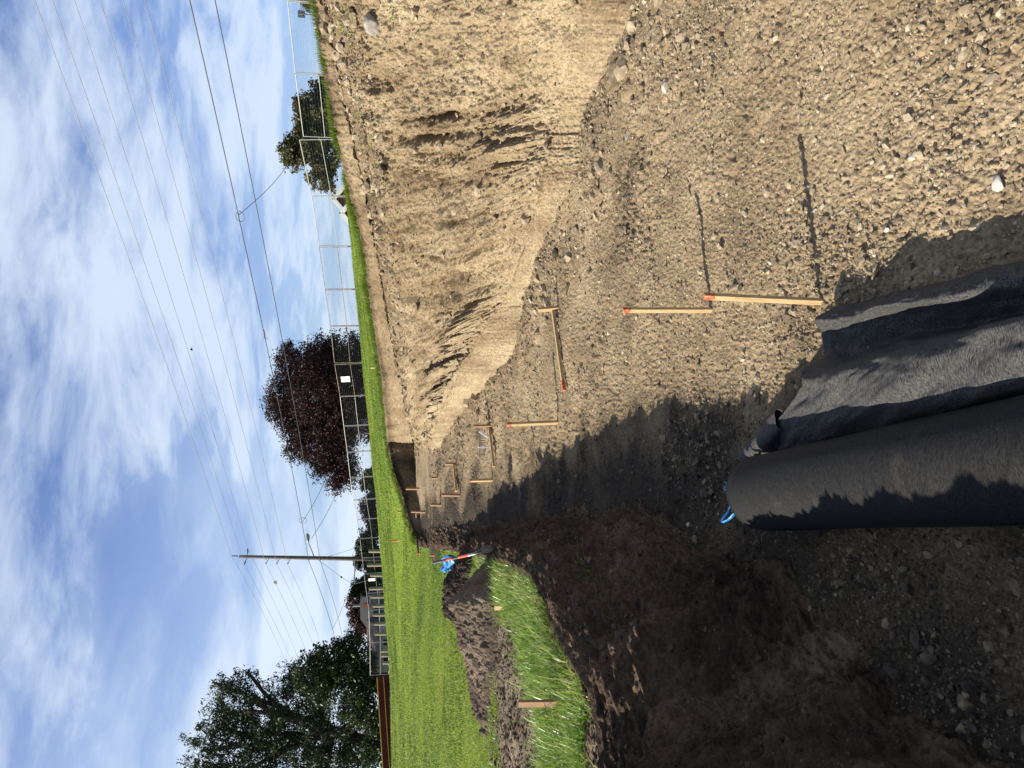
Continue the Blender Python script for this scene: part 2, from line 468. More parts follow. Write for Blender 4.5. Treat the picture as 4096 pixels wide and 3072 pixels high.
def fabric_mat(name, lo, hi, dust):
    mt, nt, bs = new_mat(name)
    L = nt.links.new
    tc = N(nt, 'ShaderNodeTexCoord')
    wn = N(nt, 'ShaderNodeTexNoise', i_Scale=5.0, i_Detail=2.0); L(tc.outputs['Object'], wn.inputs['Vector'])
    sc = N(nt, 'ShaderNodeVectorMath', operation='SCALE'); sc.inputs['Scale'].default_value = 0.10; L(wn.outputs['Color'], sc.inputs[0])
    ad = N(nt, 'ShaderNodeVectorMath', operation='ADD'); L(tc.outputs['Object'], ad.inputs[0]); L(sc.outputs[0], ad.inputs[1])
    mp = N(nt, 'ShaderNodeMapping'); mp.inputs['Scale'].default_value = (45, 300, 120); L(ad.outputs[0], mp.inputs[0])
    n = N(nt, 'ShaderNodeTexNoise', i_Scale=1.0, i_Detail=4.0, i_Roughness=0.6); L(mp.outputs[0], n.inputs['Vector'])
    n2 = N(nt, 'ShaderNodeTexNoise', i_Scale=170.0, i_Detail=4.0, i_Roughness=0.7); L(tc.outputs['Object'], n2.inputs['Vector'])
    n3 = N(nt, 'ShaderNodeTexNoise', i_Scale=4.0, i_Detail=5.0, i_Roughness=0.65); L(tc.outputs['Object'], n3.inputs['Vector'])
    n2h = N(nt, 'ShaderNodeMath', operation='MULTIPLY_ADD', i_1=0.45, i_2=0.275); L(n2.outputs[0], n2h.inputs[0])
    s = N(nt, 'ShaderNodeMath', operation='ADD'); L(n.outputs[0], s.inputs[0]); L(n2h.outputs[0], s.inputs[1])
    cr = N(nt, 'ShaderNodeValToRGB'); e = cr.color_ramp.elements
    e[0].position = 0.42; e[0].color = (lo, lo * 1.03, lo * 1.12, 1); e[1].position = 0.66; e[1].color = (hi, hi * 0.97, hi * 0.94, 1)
    h = N(nt, 'ShaderNodeMath', operation='MULTIPLY', i_1=0.5); L(s.outputs[0], h.inputs[0]); L(h.outputs[0], cr.inputs[0])
    # dust caught in the fibres
    du = N(nt, 'ShaderNodeMapRange', i_1=0.60, i_2=0.78, i_3=0.0, i_4=dust); L(n3.outputs[0], du.inputs[0])
    dm = N(nt, 'ShaderNodeMath', operation='MULTIPLY'); L(du.outputs[0], dm.inputs[0]); L(n2.outputs[0], dm.inputs[1])
    mx = N(nt, 'ShaderNodeMix', data_type='RGBA'); L(dm.outputs[0], mx.inputs[0]); L(cr.outputs[0], mx.inputs[6]); mx.inputs[7].default_value = (0.27, 0.23, 0.16, 1)
    L(mx.outputs[2], bs.inputs['Base Color'])
    bs.inputs['Roughness'].default_value = 0.72
    bs.inputs['Specular IOR Level'].default_value = 0.13
    bp = N(nt, 'ShaderNodeBump', i_Strength=0.55, i_Distance=0.004); L(s.outputs[0], bp.inputs['Height']); L(bp.outputs[0], bs.inputs['Normal'])
    return mt


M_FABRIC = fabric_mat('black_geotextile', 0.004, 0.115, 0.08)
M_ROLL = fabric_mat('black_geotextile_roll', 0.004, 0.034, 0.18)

# ------------------------------------------------------------------ terrain: key lines
def interp(tab, y):
    tab = np.asarray(tab, float)
    return [np.interp(y, tab[:, 0], tab[:, k]) for k in range(1, tab.shape[1])]


def floor_z(X, Y):
    d = np.hypot(X * 0.6, Y)
    lf = 0.24 * sstep(12, 16.5, Y) * sstep(24, 20, Y) * sstep(-1.2, -2.9, X)
    z = lf + np.interp(d, [-5, 8, 9.5, 11.4, 13.5, 15.6, 16.8, 18.9, 22, 28, 40], [0, 0, .005, .03, .12, .34, .48, .62, .74, .95, 1.0])
    return z


# right bank rows: (y, x, depth) in display units of the photo
ROW_A = [(-700, 610, 8.4), (-500, 640, 9.0), (0, 686, 10.5), (100, 698, 10.9), (200, 715, 11.3), (300, 735, 11.8), (400, 754, 12.4), (480, 775, 13.2),
         (560, 793, 14.2), (625, 797, 15), (700, 808, 16.2), (800, 823, 18.5), (900, 832, 23.5), (955, 836, 30), (1026, 852, 29), (1070, 869, 28), (1135, 888, 26.5), (1172, 901, 25), (1200, 905, 24.5)]
ROW_B = [(-700, 622, 8.3), (-500, 655, 8.9), (0, 702, 10.35), (100, 726, 10.75), (200, 748, 11.1), (300, 768, 11.6), (400, 790, 12.2), (480, 808, 13), (560, 822, 13.9),
         (625, 830, 14.7), (700, 842, 15.9), (800, 866, 18.2), (900, 880, 23.1), (955, 895, 29.6), (1018, 901, 28.7), (1070, 905, 27.7), (1122, 914, 26.4), (1172, 922, 24.8), (1200, 926, 24.3)]
ROW_C = [(-700, 680, 7.7), (-500, 700, 8.2), (0, 745, 9.6), (100, 770, 9.9), (200, 797, 10.2), (300, 815, 10.7), (400, 830, 11.4), (480, 845, 12.1), (560, 860, 12.9),
         (625, 868, 13.6), (700, 876, 14.8), (800, 880, 17), (900, 893, 21), (955, 901, 28), (1200, 935, 24)]
ROW_D = [(-700, 1390, 4.9), (-500, 1330, 5.5), (0, 1250, 7.15), (97, 1235, 7.6), (182, 1222, 8.2), (278, 1198, 8.65), (375, 1177, 8.9), (469, 1154, 9.6), (540, 1130, 10.5), (645, 1095, 11.9),
         (723, 1039, 12.8), (803, 985, 14.1), (862, 960, 16.2), (900, 945, 17.5), (955, 930, 19.8), (985, 934, 21.5), (1200, 940, 23)]
ROW_E = [(-700, 1640), (-500, 1560), (0, 1382), (97, 1350), (182, 1294), (250, 1283), (293, 1265), (375, 1262), (440, 1236), (484, 1221), (607, 1157), (696, 1132), (774, 1111),
         (835, 1057), (865, 1022), (924, 980), (970, 961), (991, 938), (1200, 945)]


def rows_to_world(yv, x, t):
    px = x * DS; py = yv * DS
    xx = (1536.0 - py) / F; yd = (px - 2048.0) / F
    return np.stack([xx * t, (CP - yd * SP) * t, H + (-SP - yd * CP) * t], -1)


ycols = np.linspace(-700, 1200, 1150)
def soft(tab, y):
    out = []
    step = y[1] - y[0]
    for v in interp(tab, y):
        def g(sig):
            k = int(3 * sig / step); q = np.arange(-k, k + 1) * step
            w_ = np.exp(-0.5 * (q / sig) ** 2); w_ /= w_.sum()
            return np.convolve(np.pad(v, k, 'reflect', reflect_type='odd'), w_, 'valid')
        a = sstep(700, 860, y)
        out.append(g(34.0) * (1 - a) + v * a)
    return out


A3 = rows_to_world(ycols, *interp(ROW_A, ycols))
B3 = rows_to_world(ycols, *soft(ROW_B, ycols))
C3 = rows_to_world(ycols, *soft(ROW_C, ycols))
D3 = rows_to_world(ycols, *soft(ROW_D, ycols))
xe = soft(ROW_E, ycols)[0]
te = np.full(len(ycols), 8.0)
for _ in range(30):
    e3 = rows_to_world(ycols, xe, te)
    zf = floor_z(e3[:, 0], e3[:, 1]) - 0.03
    tn = te * (H - zf) / np.maximum(0.05, H - e3[:, 2])
    te = 0.5 * te + 0.5 * np.clip(tn, 3, 26)
E3 = rows_to_world(ycols, xe, te)
# keep the lower face leaning back
lean = np.interp(ycols, [-700, 600, 990, 1200], [0.25, 0.35, 0.6, 0.6])
# left plateau edge: (x, y, z)
EDGE = [(1302, 1657, 1.15), (1296, 1613, 1.15), (1285, 1554, 1.15), (1279, 1510, 1.15), (1261, 1481, 1.14), (1230, 1431, 1.12), (1212, 1393, 1.1), (1190, 1352, 1.08), (1180, 1305, 1.05),
        (1150, 1252, .98), (1100, 1220, .9), (1072, 1214, .85), (1045, 1206, .8), (1011, 1200, .75), (976, 1193, .8), (945, 1188, .87), (918, 1186, .95), (905, 1182, 1.06)]
ED3 = np.array([D(a, b, z=c) for a, b, c in EDGE])
ED3 = np.vstack([[(-2.55, -4, 1.83), (-2.5, 0, 1.83), (-2.42, 2.0, 1.70), (-2.38, 3.0, 1.44)], ED3])  # unseen near edge, raised so its shadow reaches the fabric roll
print('edge', np.round(ED3, 2).tolist())

sel = ycols <= 1176
pit_poly = np.vstack([ED3[:, :2], A3[sel][::-1][::6, :2], [[14, -4]]])


def in_poly(x, y, poly):
    ins = np.zeros(x.shape, bool)
    n = len(poly)
    for i in range(n):
        x1, y1 = poly[i]; x2, y2 = poly[(i + 1) % n]
        if y1 == y2: continue
        c = ((y1 > y) != (y2 > y)) & (x < (x2 - x1) * (y - y1) / (y2 - y1) + x1)
        ins ^= c
    return ins


def dist_poly(x, y, line):
    d = np.full(x.shape, 1e9)
    for i in range(len(line) - 1):
        a = line[i]; b = line[i + 1]
        ab = b - a; l2 = (ab ** 2).sum() + 1e-9
        t = np.clip(((x - a[0]) * ab[0] + (y - a[1]) * ab[1]) / l2, 0, 1)
        d = np.minimum(d, np.hypot(x - a[0] - t * ab[0], y - a[1] - t * ab[1]))
    return d


# fence posts (U across, V of the top rail, depth)
POSTS = [(3900, 1065, 26.5), (3460, 1108, 28.8), (3074, 1150, 31), (2783, 1181, 33.2), (2527, 1214, 36), (2294, 1246, 39), (2091, 1276, 42), (1918, 1300, 44.5), (1771, 1322, 47), (1621, 1338, 49.5), (1491, 1360, 52),
         (1372, 1375, 54), (1267, 1389, 56), (1165, 1401, 57.8), (1076, 1413, 59.5), (997, 1429, 61.5), (920, 1440, 64), (842, 1449, 66), (779, 1456, 68), (701, 1466, 70), (633, 1475, 72), (501, 1480, 74), (369, 1481, 76)]
FH = 1.85
FP = []
for U, Vt, t in POSTS:
    FP.append(P(Vt, 3072 - U, t=t) - np.array([0, 0, FH]))
FP = np.array(FP)
RB0 = P(1556, 2704, t=76); RB1 = P(1582, 3072, t=72); RB2 = P(1612, 3600, t=67)   # foot of the maroon banner fence

# control points of the lawn / plateau surface
cp = []
for p in ED3: cp.append(p)
for p in A3[sel][::12]: cp.append(p)
for p in FP: cp.append(p)
for p in (RB0, RB1, RB2): cp.append(p)
for p in FP:
    d = np.array([p[0] * 0.1 + 0.7, 1.0]); d /= np.linalg.norm(d)
    cp.append(np.array([p[0] + d[0] * 5, p[1] + d[1] * 5, p[2] - 0.9]))
for p in (RB0, RB1, RB2): cp.append(p + np.array([-1.0, 8, -0.3]))
cp += [np.array(q, float) for q in [(-3.8, 1.5, 1.83), (-4, -4, 1.83), (-5, 9, 1.08), (-5, 14, 1.1), (-3.6, 7, 1.08), (-8, 5, 1.15), (-14, 5, 1.2), (-14, 20, 1.2), (-10, 16, 1.15), (-8.5, 25, 1.22), (-14, 35, 1.4), (-28, 30, 1.25), (-40, 5, 1.2), (-45, 45, 1.3),  # leading points: unseen ground, raised to shade the fabric roll
                                    (-12, 48, 1.9), (-22, 55, 1.6), (-40, -10, 1.2), (-10, -10, 1.2), (14, -10, 3.3), (16, 2, 3.4), (13, 9, 3.5), (30, 8, 4.6), (40, -10, 4.6), (60, 40, 3.0), (-90, 70, 1.2), (-60, 90, 1.0), (-20, 100, 0.8), (30, 90, 1.6),
                                    (80, 60, 1.5), (100, -20, 3), (-100, -20, 1.2)]]
cp = np.array(cp)
_v, _e, _f, _ov, _oe, _of = delaunay_2d_cdt([Vector((a, b)) for a, b in cp[:, :2]], [], [], 0, 1e-4)
_vx = np.array([[v.x, v.y] for v in _v]); _vz = np.array([cp[o[0]][2] for o in _ov])


def land_z(x, y):
    """height of the lawn and plateau surface"""
    x = np.asarray(x, float); y = np.asarray(y, float)
    z = np.full(x.shape, 0.8)
    xf = x.ravel(); yf = y.ravel(); zf = z.ravel()
    for f in _f:
        a, b, c = (_vx[i] for i in f)
        mnx, mxx = min(a[0], b[0], c[0]), max(a[0], b[0], c[0]); mny, mxy = min(a[1], b[1], c[1]), max(a[1], b[1], c[1])
        idx = np.nonzero((xf >= mnx) & (xf <= mxx) & (yf >= mny) & (yf <= mxy))[0]
        if len(idx) == 0: continue
        det = (b[1] - c[1]) * (a[0] - c[0]) + (c[0] - b[0]) * (a[1] - c[1])
        if abs(det) < 1e-9: continue
        l1 = ((b[1] - c[1]) * (xf[idx] - c[0]) + (c[0] - b[0]) * (yf[idx] - c[1])) / det
        l2 = ((c[1] - a[1]) * (xf[idx] - c[0]) + (a[0] - c[0]) * (yf[idx] - c[1])) / det
        l3 = 1 - l1 - l2
        ok = (l1 >= -1e-6) & (l2 >= -1e-6) & (l3 >= -1e-6)
        zf[idx[ok]] = l1[ok] * _vz[f[0]] + l2[ok] * _vz[f[1]] + l3[ok] * _vz[f[2]]
    return zf.reshape(x.shape)


class PolarField:
    def __init__(self, a0, a1, na, r0, r1, nr):
        self.a0, self.a1, self.na, self.r0, self.r1, self.nr = a0, a1, na, r0, r1, nr
        az = np.linspace(a0, a1, na); rr = np.exp(np.linspace(math.log(r0), math.log(r1), nr))
        self.AZ, self.RR = np.meshgrid(az, rr)
        self.X = np.sin(self.AZ) * self.RR; self.Y = np.cos(self.AZ) * self.RR

    def sample(self, arr, x, y):
        a = (np.arctan2(x, y) - self.a0) / (self.a1 - self.a0) * (self.na - 1)
        r = (np.log(np.maximum(np.hypot(x, y), 1e-6)) - math.log(self.r0)) / (math.log(self.r1) - math.log(self.r0)) * (self.nr - 1)
        a = np.clip(a, 0, self.na - 1.001); r = np.clip(r, 0, self.nr - 1.001)
        i = a.astype(int); j = r.astype(int); fa = a - i; fr = r - j
        return (arr[j, i] * (1 - fa) + arr[j, i + 1] * fa) * (1 - fr) + (arr[j + 1, i] * (1 - fa) + arr[j + 1, i + 1] * fa) * fr

    def faces(self, keep=None):
        idx = np.arange(self.na * self.nr).reshape(self.nr, self.na)
        f = np.stack([idx[:-1, :-1], idx[:-1, 1:], idx[1:, 1:], idx[1:, :-1]], -1).reshape(-1, 4)
        if keep is not None:
            k = keep.ravel()
            f = f[k[f].any(1)]
        return f


def compact(V, f, attrs):
    used = np.zeros(len(V), bool); used[f.ravel()] = True
    mp = np.cumsum(used) - 1
    return V[used], mp[f], {k: v[used] for k, v in attrs.items()}


# ------------------------------------------------------------------ pit floor
G = PolarField(R(-52), R(50), 1250, 0.9, 36, 1100)
X, Y = G.X, G.Y
z = floor_z(X, Y)
rough = np.clip(0.55 + 1.2 * fbm(X * 0.55, Y * 0.55, 3, 5), 0.12, 1.3)
toe_d = dist_poly(X, Y, E3[(ycols < 990)][::20, :2])
clodm = sstep(1.5, 0.25, toe_d) * np.clip(0.5 + 1.6 * fbm(X * 0.8, Y * 0.8, 3, 91), 0, 1)
patch = np.clip(0.15 + 1.7 * fbm(X * 0.9 + 3, Y * 0.9, 4, 23), 0, 1)
z += 0.055 * fbm(X * 0.7, Y * 0.7, 3, 40) + 0.03 * rough * fbm(X * 3.1, Y * 3.1, 4, 41) + 0.024 * rough * fbm(X * 13, Y * 13, 3, 43) + 0.010 * fbm(X * 34, Y * 34, 2, 46)
z += 0.035 * clodm * np.clip(fbm(X * 5, Y * 5, 4, 44) + 0.3, 0, 1)
z += pebbles(X, Y, 0.045, 3, 0.05 + 0.35 * patch, flat=0.8)
z += pebbles(X + 7, Y, 0.10, 9, 0.01 + 0.10 * patch + 0.5 * clodm, flat=0.6)
z += pebbles(X, Y + 5, 0.24, 15, 0.01 + 0.06 * patch + 0.6 * clodm, flat=0.6) * sstep(0.1, 0.5, toe_d)
z += 0.06 * sstep(0.6, 0.0, toe_d) * clodm
bil = 0.030 * rough * np.abs(gn(X * 9.0, Y * 9.0, 47)) + 0.034 * (0.35 + 0.65 * np.minimum(rough, 1)) * np.abs(gn(X * 19 + 0.4 * z, Y * 19, 48)) + 0.020 * np.abs(gn(X * 41, Y * 41, 49))
z += bil
z -= 0.05 * patch * sstep(0.35, 0.65, fbm(X * 6.5, Y * 6.5, 3, 50))
FLOORZ = z
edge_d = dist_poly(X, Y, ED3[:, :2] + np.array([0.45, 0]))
topsoil = sstep(np.interp(Y, [0, 2.5, 4, 6], [3.2, 2.6, 2.0, 1.6]), 0.35, edge_d + 0.6 * fbm(X * 1.3, Y * 1.3, 4, 61))  # dark soil spill, widened to paint the left bank's shade into the floor
tone = 0.56 + 0.22 * fbm(X * 0.8, Y * 0.8, 5, 62) - 0.50 * topsoil - 0.12 * clodm - 0.24 * np.clip(fbm(X * 1.6, Y * 1.6, 4, 65), 0, 1) - 0.08 * patch  # topsoil term also holds the shade painted in beside the left bank
floor_o = None
keepf = in_poly(X, Y, pit_poly) | (np.minimum(edge_d, 9) < 0.8) | (dist_poly(X, Y, C3[::20, :2]) < 1.5)
Vv = np.stack([X, Y, z], -1).reshape(-1, 3)
ff = G.faces(keepf)
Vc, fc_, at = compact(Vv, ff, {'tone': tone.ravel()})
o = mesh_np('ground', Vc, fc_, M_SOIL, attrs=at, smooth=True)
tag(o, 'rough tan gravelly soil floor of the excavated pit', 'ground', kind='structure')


def fz(x, y):
    return G.sample(FLOORZ, np.asarray(x, float), np.asarray(y, float))


# ------------------------------------------------------------------ right earth bank and far wall (one cut face)
def build_bank():
    nv = np.array([10, 46, 80, 250, 120, 16])       # samples per band
    E2 = E3.copy(); E2[:, 0] -= 0.3; E2[:, 1] -= 0.2; E2[:, 2] = floor_z(E2[:, 0], E2[:, 1]) - 0.35
    Dm = D3.copy(); Cm = C3.copy(); Em = E3.copy()
    far = ycols > 986
    k = np.clip((ycols - 986) / 6.0, 0, 1)[:, None]
    fB = B3.copy(); fB[:, 2] = floor_z(B3[:, 0], B3[:, 1])
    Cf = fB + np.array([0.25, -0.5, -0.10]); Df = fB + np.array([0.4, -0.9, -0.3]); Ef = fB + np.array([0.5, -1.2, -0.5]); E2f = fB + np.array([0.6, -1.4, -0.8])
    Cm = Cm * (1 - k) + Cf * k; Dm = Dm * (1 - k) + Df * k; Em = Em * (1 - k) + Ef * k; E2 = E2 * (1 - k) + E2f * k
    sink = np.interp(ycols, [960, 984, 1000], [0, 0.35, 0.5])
    Dm[:, 2] -= sink * (ycols < 1000); Em[:, 2] -= sink
    A0 = A3.copy()
    nrm2 = A3 - C3; nrm2[:, 2] = 0; nrm2 /= np.linalg.norm(nrm2, axis=1)[:, None]
    A0 = A3 + nrm2 * 0.45; A0[:, 2] = A3[:, 2] - 0.10
    A1 = A3 - nrm2 * 0.03; A1[:, 2] -= 0.02
    rows = [A0, A1, B3, Cm, Dm, Em, E2]
    vs = []; zone = []; vv = []
    for b in range(6):
        n = nv[b]
        for i in range(n):
            f = i / n
            if b == 3:
                g = f
                p = rows[b] * (1 - g) + rows[b + 1] * g
                p = p + np.array([0, 0, -0.16]) * math.sin(math.pi * f)      # slightly hollow slope
            else:
                p = rows[b] * (1 - f) + rows[b + 1] * f
            vs.append(p); zone.append(b); vv.append(b + f)
    vs.append(rows[6]); zone.append(6); vv.append(6.0)
    V = np.array(vs)                                  # (rows, cols, 3)
    zone = np.array(zone); vv = np.array(vv)
    nr, nc = V.shape[:2]
    s = np.concatenate([[0], np.cumsum(np.linalg.norm(np.diff(0.5 * (B3 + D3)[:, :2], axis=0), axis=1))])
    s = np.minimum(s, 60)
    S = np.broadcast_to(s[None, :], (nr, nc))
    down = np.concatenate([np.zeros((1, nc)), np.cumsum(np.linalg.norm(np.diff(V, axis=0), axis=2), axis=0)])
    down = down - down[nv[0]][None, :]
    VV = np.broadcast_to(vv[:, None], (nr, nc)); YC = np.broadcast_to(ycols[None, :], (nr, nc))
    du = np.gradient(V, axis=1); dv = np.gradient(V, axis=0)
    n = np.cross(du, dv); n /= np.linalg.norm(n, axis=2)[..., None] + 1e-9
    flip = np.sign((n * (np.array([0, 0, H]) - V)).sum(2))
    n = n * flip[..., None]
    n = np.stack([n[..., 0], n[..., 1], n[..., 2]], -1)
    # smooth the normals a little along the bank
    lip = sstep(0.95, 1.05, VV) * sstep(2.05, 1.95, VV)
    bench = sstep(1.9, 2.1, VV) * sstep(3.15, 2.85, VV)
    slope = sstep(2.8, 3.1, VV) * sstep(4.1, 3.9, VV)
    lower = sstep(3.9, 4.05, VV) * sstep(5.2, 4.9, VV)
    fr = np.clip(VV - 3, 0, 1)
    # gullies: curved, fine across, long down the slope; strongest in the middle of the bank
    gul = (0.25 + 0.75 * sstep(120, 300, YC)) * sstep(970, 880, YC) * slope * np.clip(0.85 + 0.8 * fbm(S * 0.6, down * 0.5, 2, 69), 0.5, 1.2)
    warp = S + 0.55 * fr ** 2 + 0.25 * fbm(S * 0.8, down * 0.5, 3, 70)
    d = np.zeros((nr, nc), np.float32)
    d += 0.20 * fbm(S * 0.7, down * 0.7, 3, 71) * (slope + 0.5 * bench + 0.5 * lower)
    d += 0.11 * gul * sstep(1.05, 0.8, fr) * ridged(warp * 1.9, down * 0.28, 3, 72)
    d += 0.055 * gul * sstep(1.0, 0.75, fr) * ridged(warp * 5.0, down * 0.30, 3, 73)
    scr = sstep(190, 260, YC) * sstep(900, 780, YC) * slope * sstep(0.04, 0.22, fr) * sstep(0.97, 0.75, fr)
    qn = warp * 1.15 + 0.35 * fbm(S * 0.9, down * 0.35, 3, 66) + 0.10 * fbm(S * 4, down * 1.2, 3, 64)
    saw = qn - np.floor(qn)
    pres = 0.35 + 0.65 * r2(np.floor(qn).astype(np.int64), (down * 0.45 + 0.3 * fbm(S * 0.3, down * 0.5, 2, 63)).astype(np.int64) * 0 + 7, 62)
    scar = np.where(saw < 0.86, saw / 0.86, (1 - saw) / 0.14) * pres
    d += 0.26 * scr * (scar - 0.4)
    d += 0.06 * (slope + 0.4 * lower) * np.clip(fbm(S * 1.7, down * 1.1, 4, 60), -0.6, 0.2)
    fine = np.exp(-(((YC - 520) / 140) ** 2)) * slope * sstep(0.02, 0.2, fr) * sstep(0.98, 0.8, fr)
    d += 0.045 * fine * ridged(warp * 8.5, down * 0.22, 3, 68)
    d += 0.03 * gul * ridged(warp * 15.0, down * 0.9, 2, 78)
    d += (0.10 * slope) * np.clip(fbm(S * 2.4, down * 2.0, 4, 74), -1, 0.35)
    d += (0.075 * slope + 0.065 * bench + 0.05 * lip + 0.018 * lower) * fbm(S * 7.5, down * 7.5, 4, 75)
    d += (0.034 * slope + 0.03 * bench + 0.022 * lower) * fbm(S * 24, down * 24, 3, 76)
    d += bench * (pebbles(S, down, 0.11, 77, 0.55) + pebbles(S, down, 0.22, 79, 0.35, flat=0.6))
    d += slope * pebbles(S, down, 0.10, 81, 0.05) + slope * pebbles(S, down, 0.2, 84, 0.03, flat=0.6)
    d += lip * (0.05 * ridged(S * 3.2, down * 0.8, 3, 86) + 0.03 * ridged(S * 11, down * 1.5, 2, 87))
    d += lower * (0.016 * ridged(S * 5.5 + 0.25 * fbm(S, down, 2, 3), down * 0.35, 3, 88) + 0.02 * ridged(S * 23, down * 0.9, 3, 89))
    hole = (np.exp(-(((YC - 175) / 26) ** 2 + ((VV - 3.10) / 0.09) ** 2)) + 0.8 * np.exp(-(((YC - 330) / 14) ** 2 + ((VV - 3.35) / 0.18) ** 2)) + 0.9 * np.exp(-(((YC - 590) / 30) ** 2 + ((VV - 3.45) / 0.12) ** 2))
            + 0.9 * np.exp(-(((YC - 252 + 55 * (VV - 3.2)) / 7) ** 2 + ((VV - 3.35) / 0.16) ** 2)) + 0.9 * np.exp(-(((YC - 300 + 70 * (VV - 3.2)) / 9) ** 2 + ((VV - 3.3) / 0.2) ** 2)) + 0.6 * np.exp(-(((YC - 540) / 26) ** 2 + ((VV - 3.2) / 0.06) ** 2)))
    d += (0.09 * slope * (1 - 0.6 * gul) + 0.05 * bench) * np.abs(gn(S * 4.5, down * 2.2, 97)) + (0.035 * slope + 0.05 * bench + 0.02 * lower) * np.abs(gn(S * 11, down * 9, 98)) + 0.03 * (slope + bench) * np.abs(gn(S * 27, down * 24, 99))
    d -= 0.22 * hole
    lipfar = lip * sstep(760, 860, YC)
    d += lipfar * 0.12 * fbm(S * 1.3, down * 0.6, 3, 95)
    fade = sstep(0.35, 0.95, VV)
    Vd = V + n * (d * fade)[..., None]
    # grass hides the top edge: keep the top rows in place
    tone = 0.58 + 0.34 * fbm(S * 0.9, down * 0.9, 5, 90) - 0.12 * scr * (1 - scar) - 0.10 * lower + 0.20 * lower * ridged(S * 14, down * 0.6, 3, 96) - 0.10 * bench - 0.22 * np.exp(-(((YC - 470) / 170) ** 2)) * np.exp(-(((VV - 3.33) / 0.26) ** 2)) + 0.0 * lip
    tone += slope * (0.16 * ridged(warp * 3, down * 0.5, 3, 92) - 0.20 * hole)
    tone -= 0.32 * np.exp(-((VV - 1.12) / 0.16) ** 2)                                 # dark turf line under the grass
    tone += 0.12 * fine * ridged(warp * 8.5, down * 0.22, 3, 68)
    tone += lip * 0.06 * fbm(S * 5, down * 1.2, 3, 93)
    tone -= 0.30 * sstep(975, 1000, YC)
    tone += 0.16 * slope * sstep(0.72, 0.95, fr) * sstep(420, 100, YC)
    idx = np.arange(nr * nc).reshape(nr, nc)
    f = np.stack([idx[:-1, :-1], idx[1:, :-1], idx[1:, 1:], idx[:-1, 1:]], -1).reshape(-1, 4)
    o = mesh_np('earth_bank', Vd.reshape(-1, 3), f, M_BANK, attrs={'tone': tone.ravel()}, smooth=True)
    tag(o, 'tall tan earth bank cut along the far and right side of the pit', 'bank', kind='structure')
    return Vd, n


BANK, BANKN = build_bank()


def bank_pt(yd, v):
    """surface point of the bank at display column yd and band coordinate v"""
    nv = [10, 46, 80, 250, 120, 16]
    b = int(v); r = sum(nv[:b]) + int((v - b) * nv[b])
    c = int(np.interp(yd, [ycols[0], ycols[-1]], [0, len(ycols) - 1]))
    return BANK[r, c], BANKN[r, c]


# ------------------------------------------------------------------ left bank (dark topsoil)
def resample(line, n):
    s = np.concatenate([[0], np.cumsum(np.linalg.norm(np.diff(line, axis=0), axis=1))])
    q = np.linspace(0, 1, n)
    # denser near the camera
    q = q ** 1.35 * s[-1]
    return np.stack([np.interp(q, s, line[:, k]) for k in range(3)], -1), q


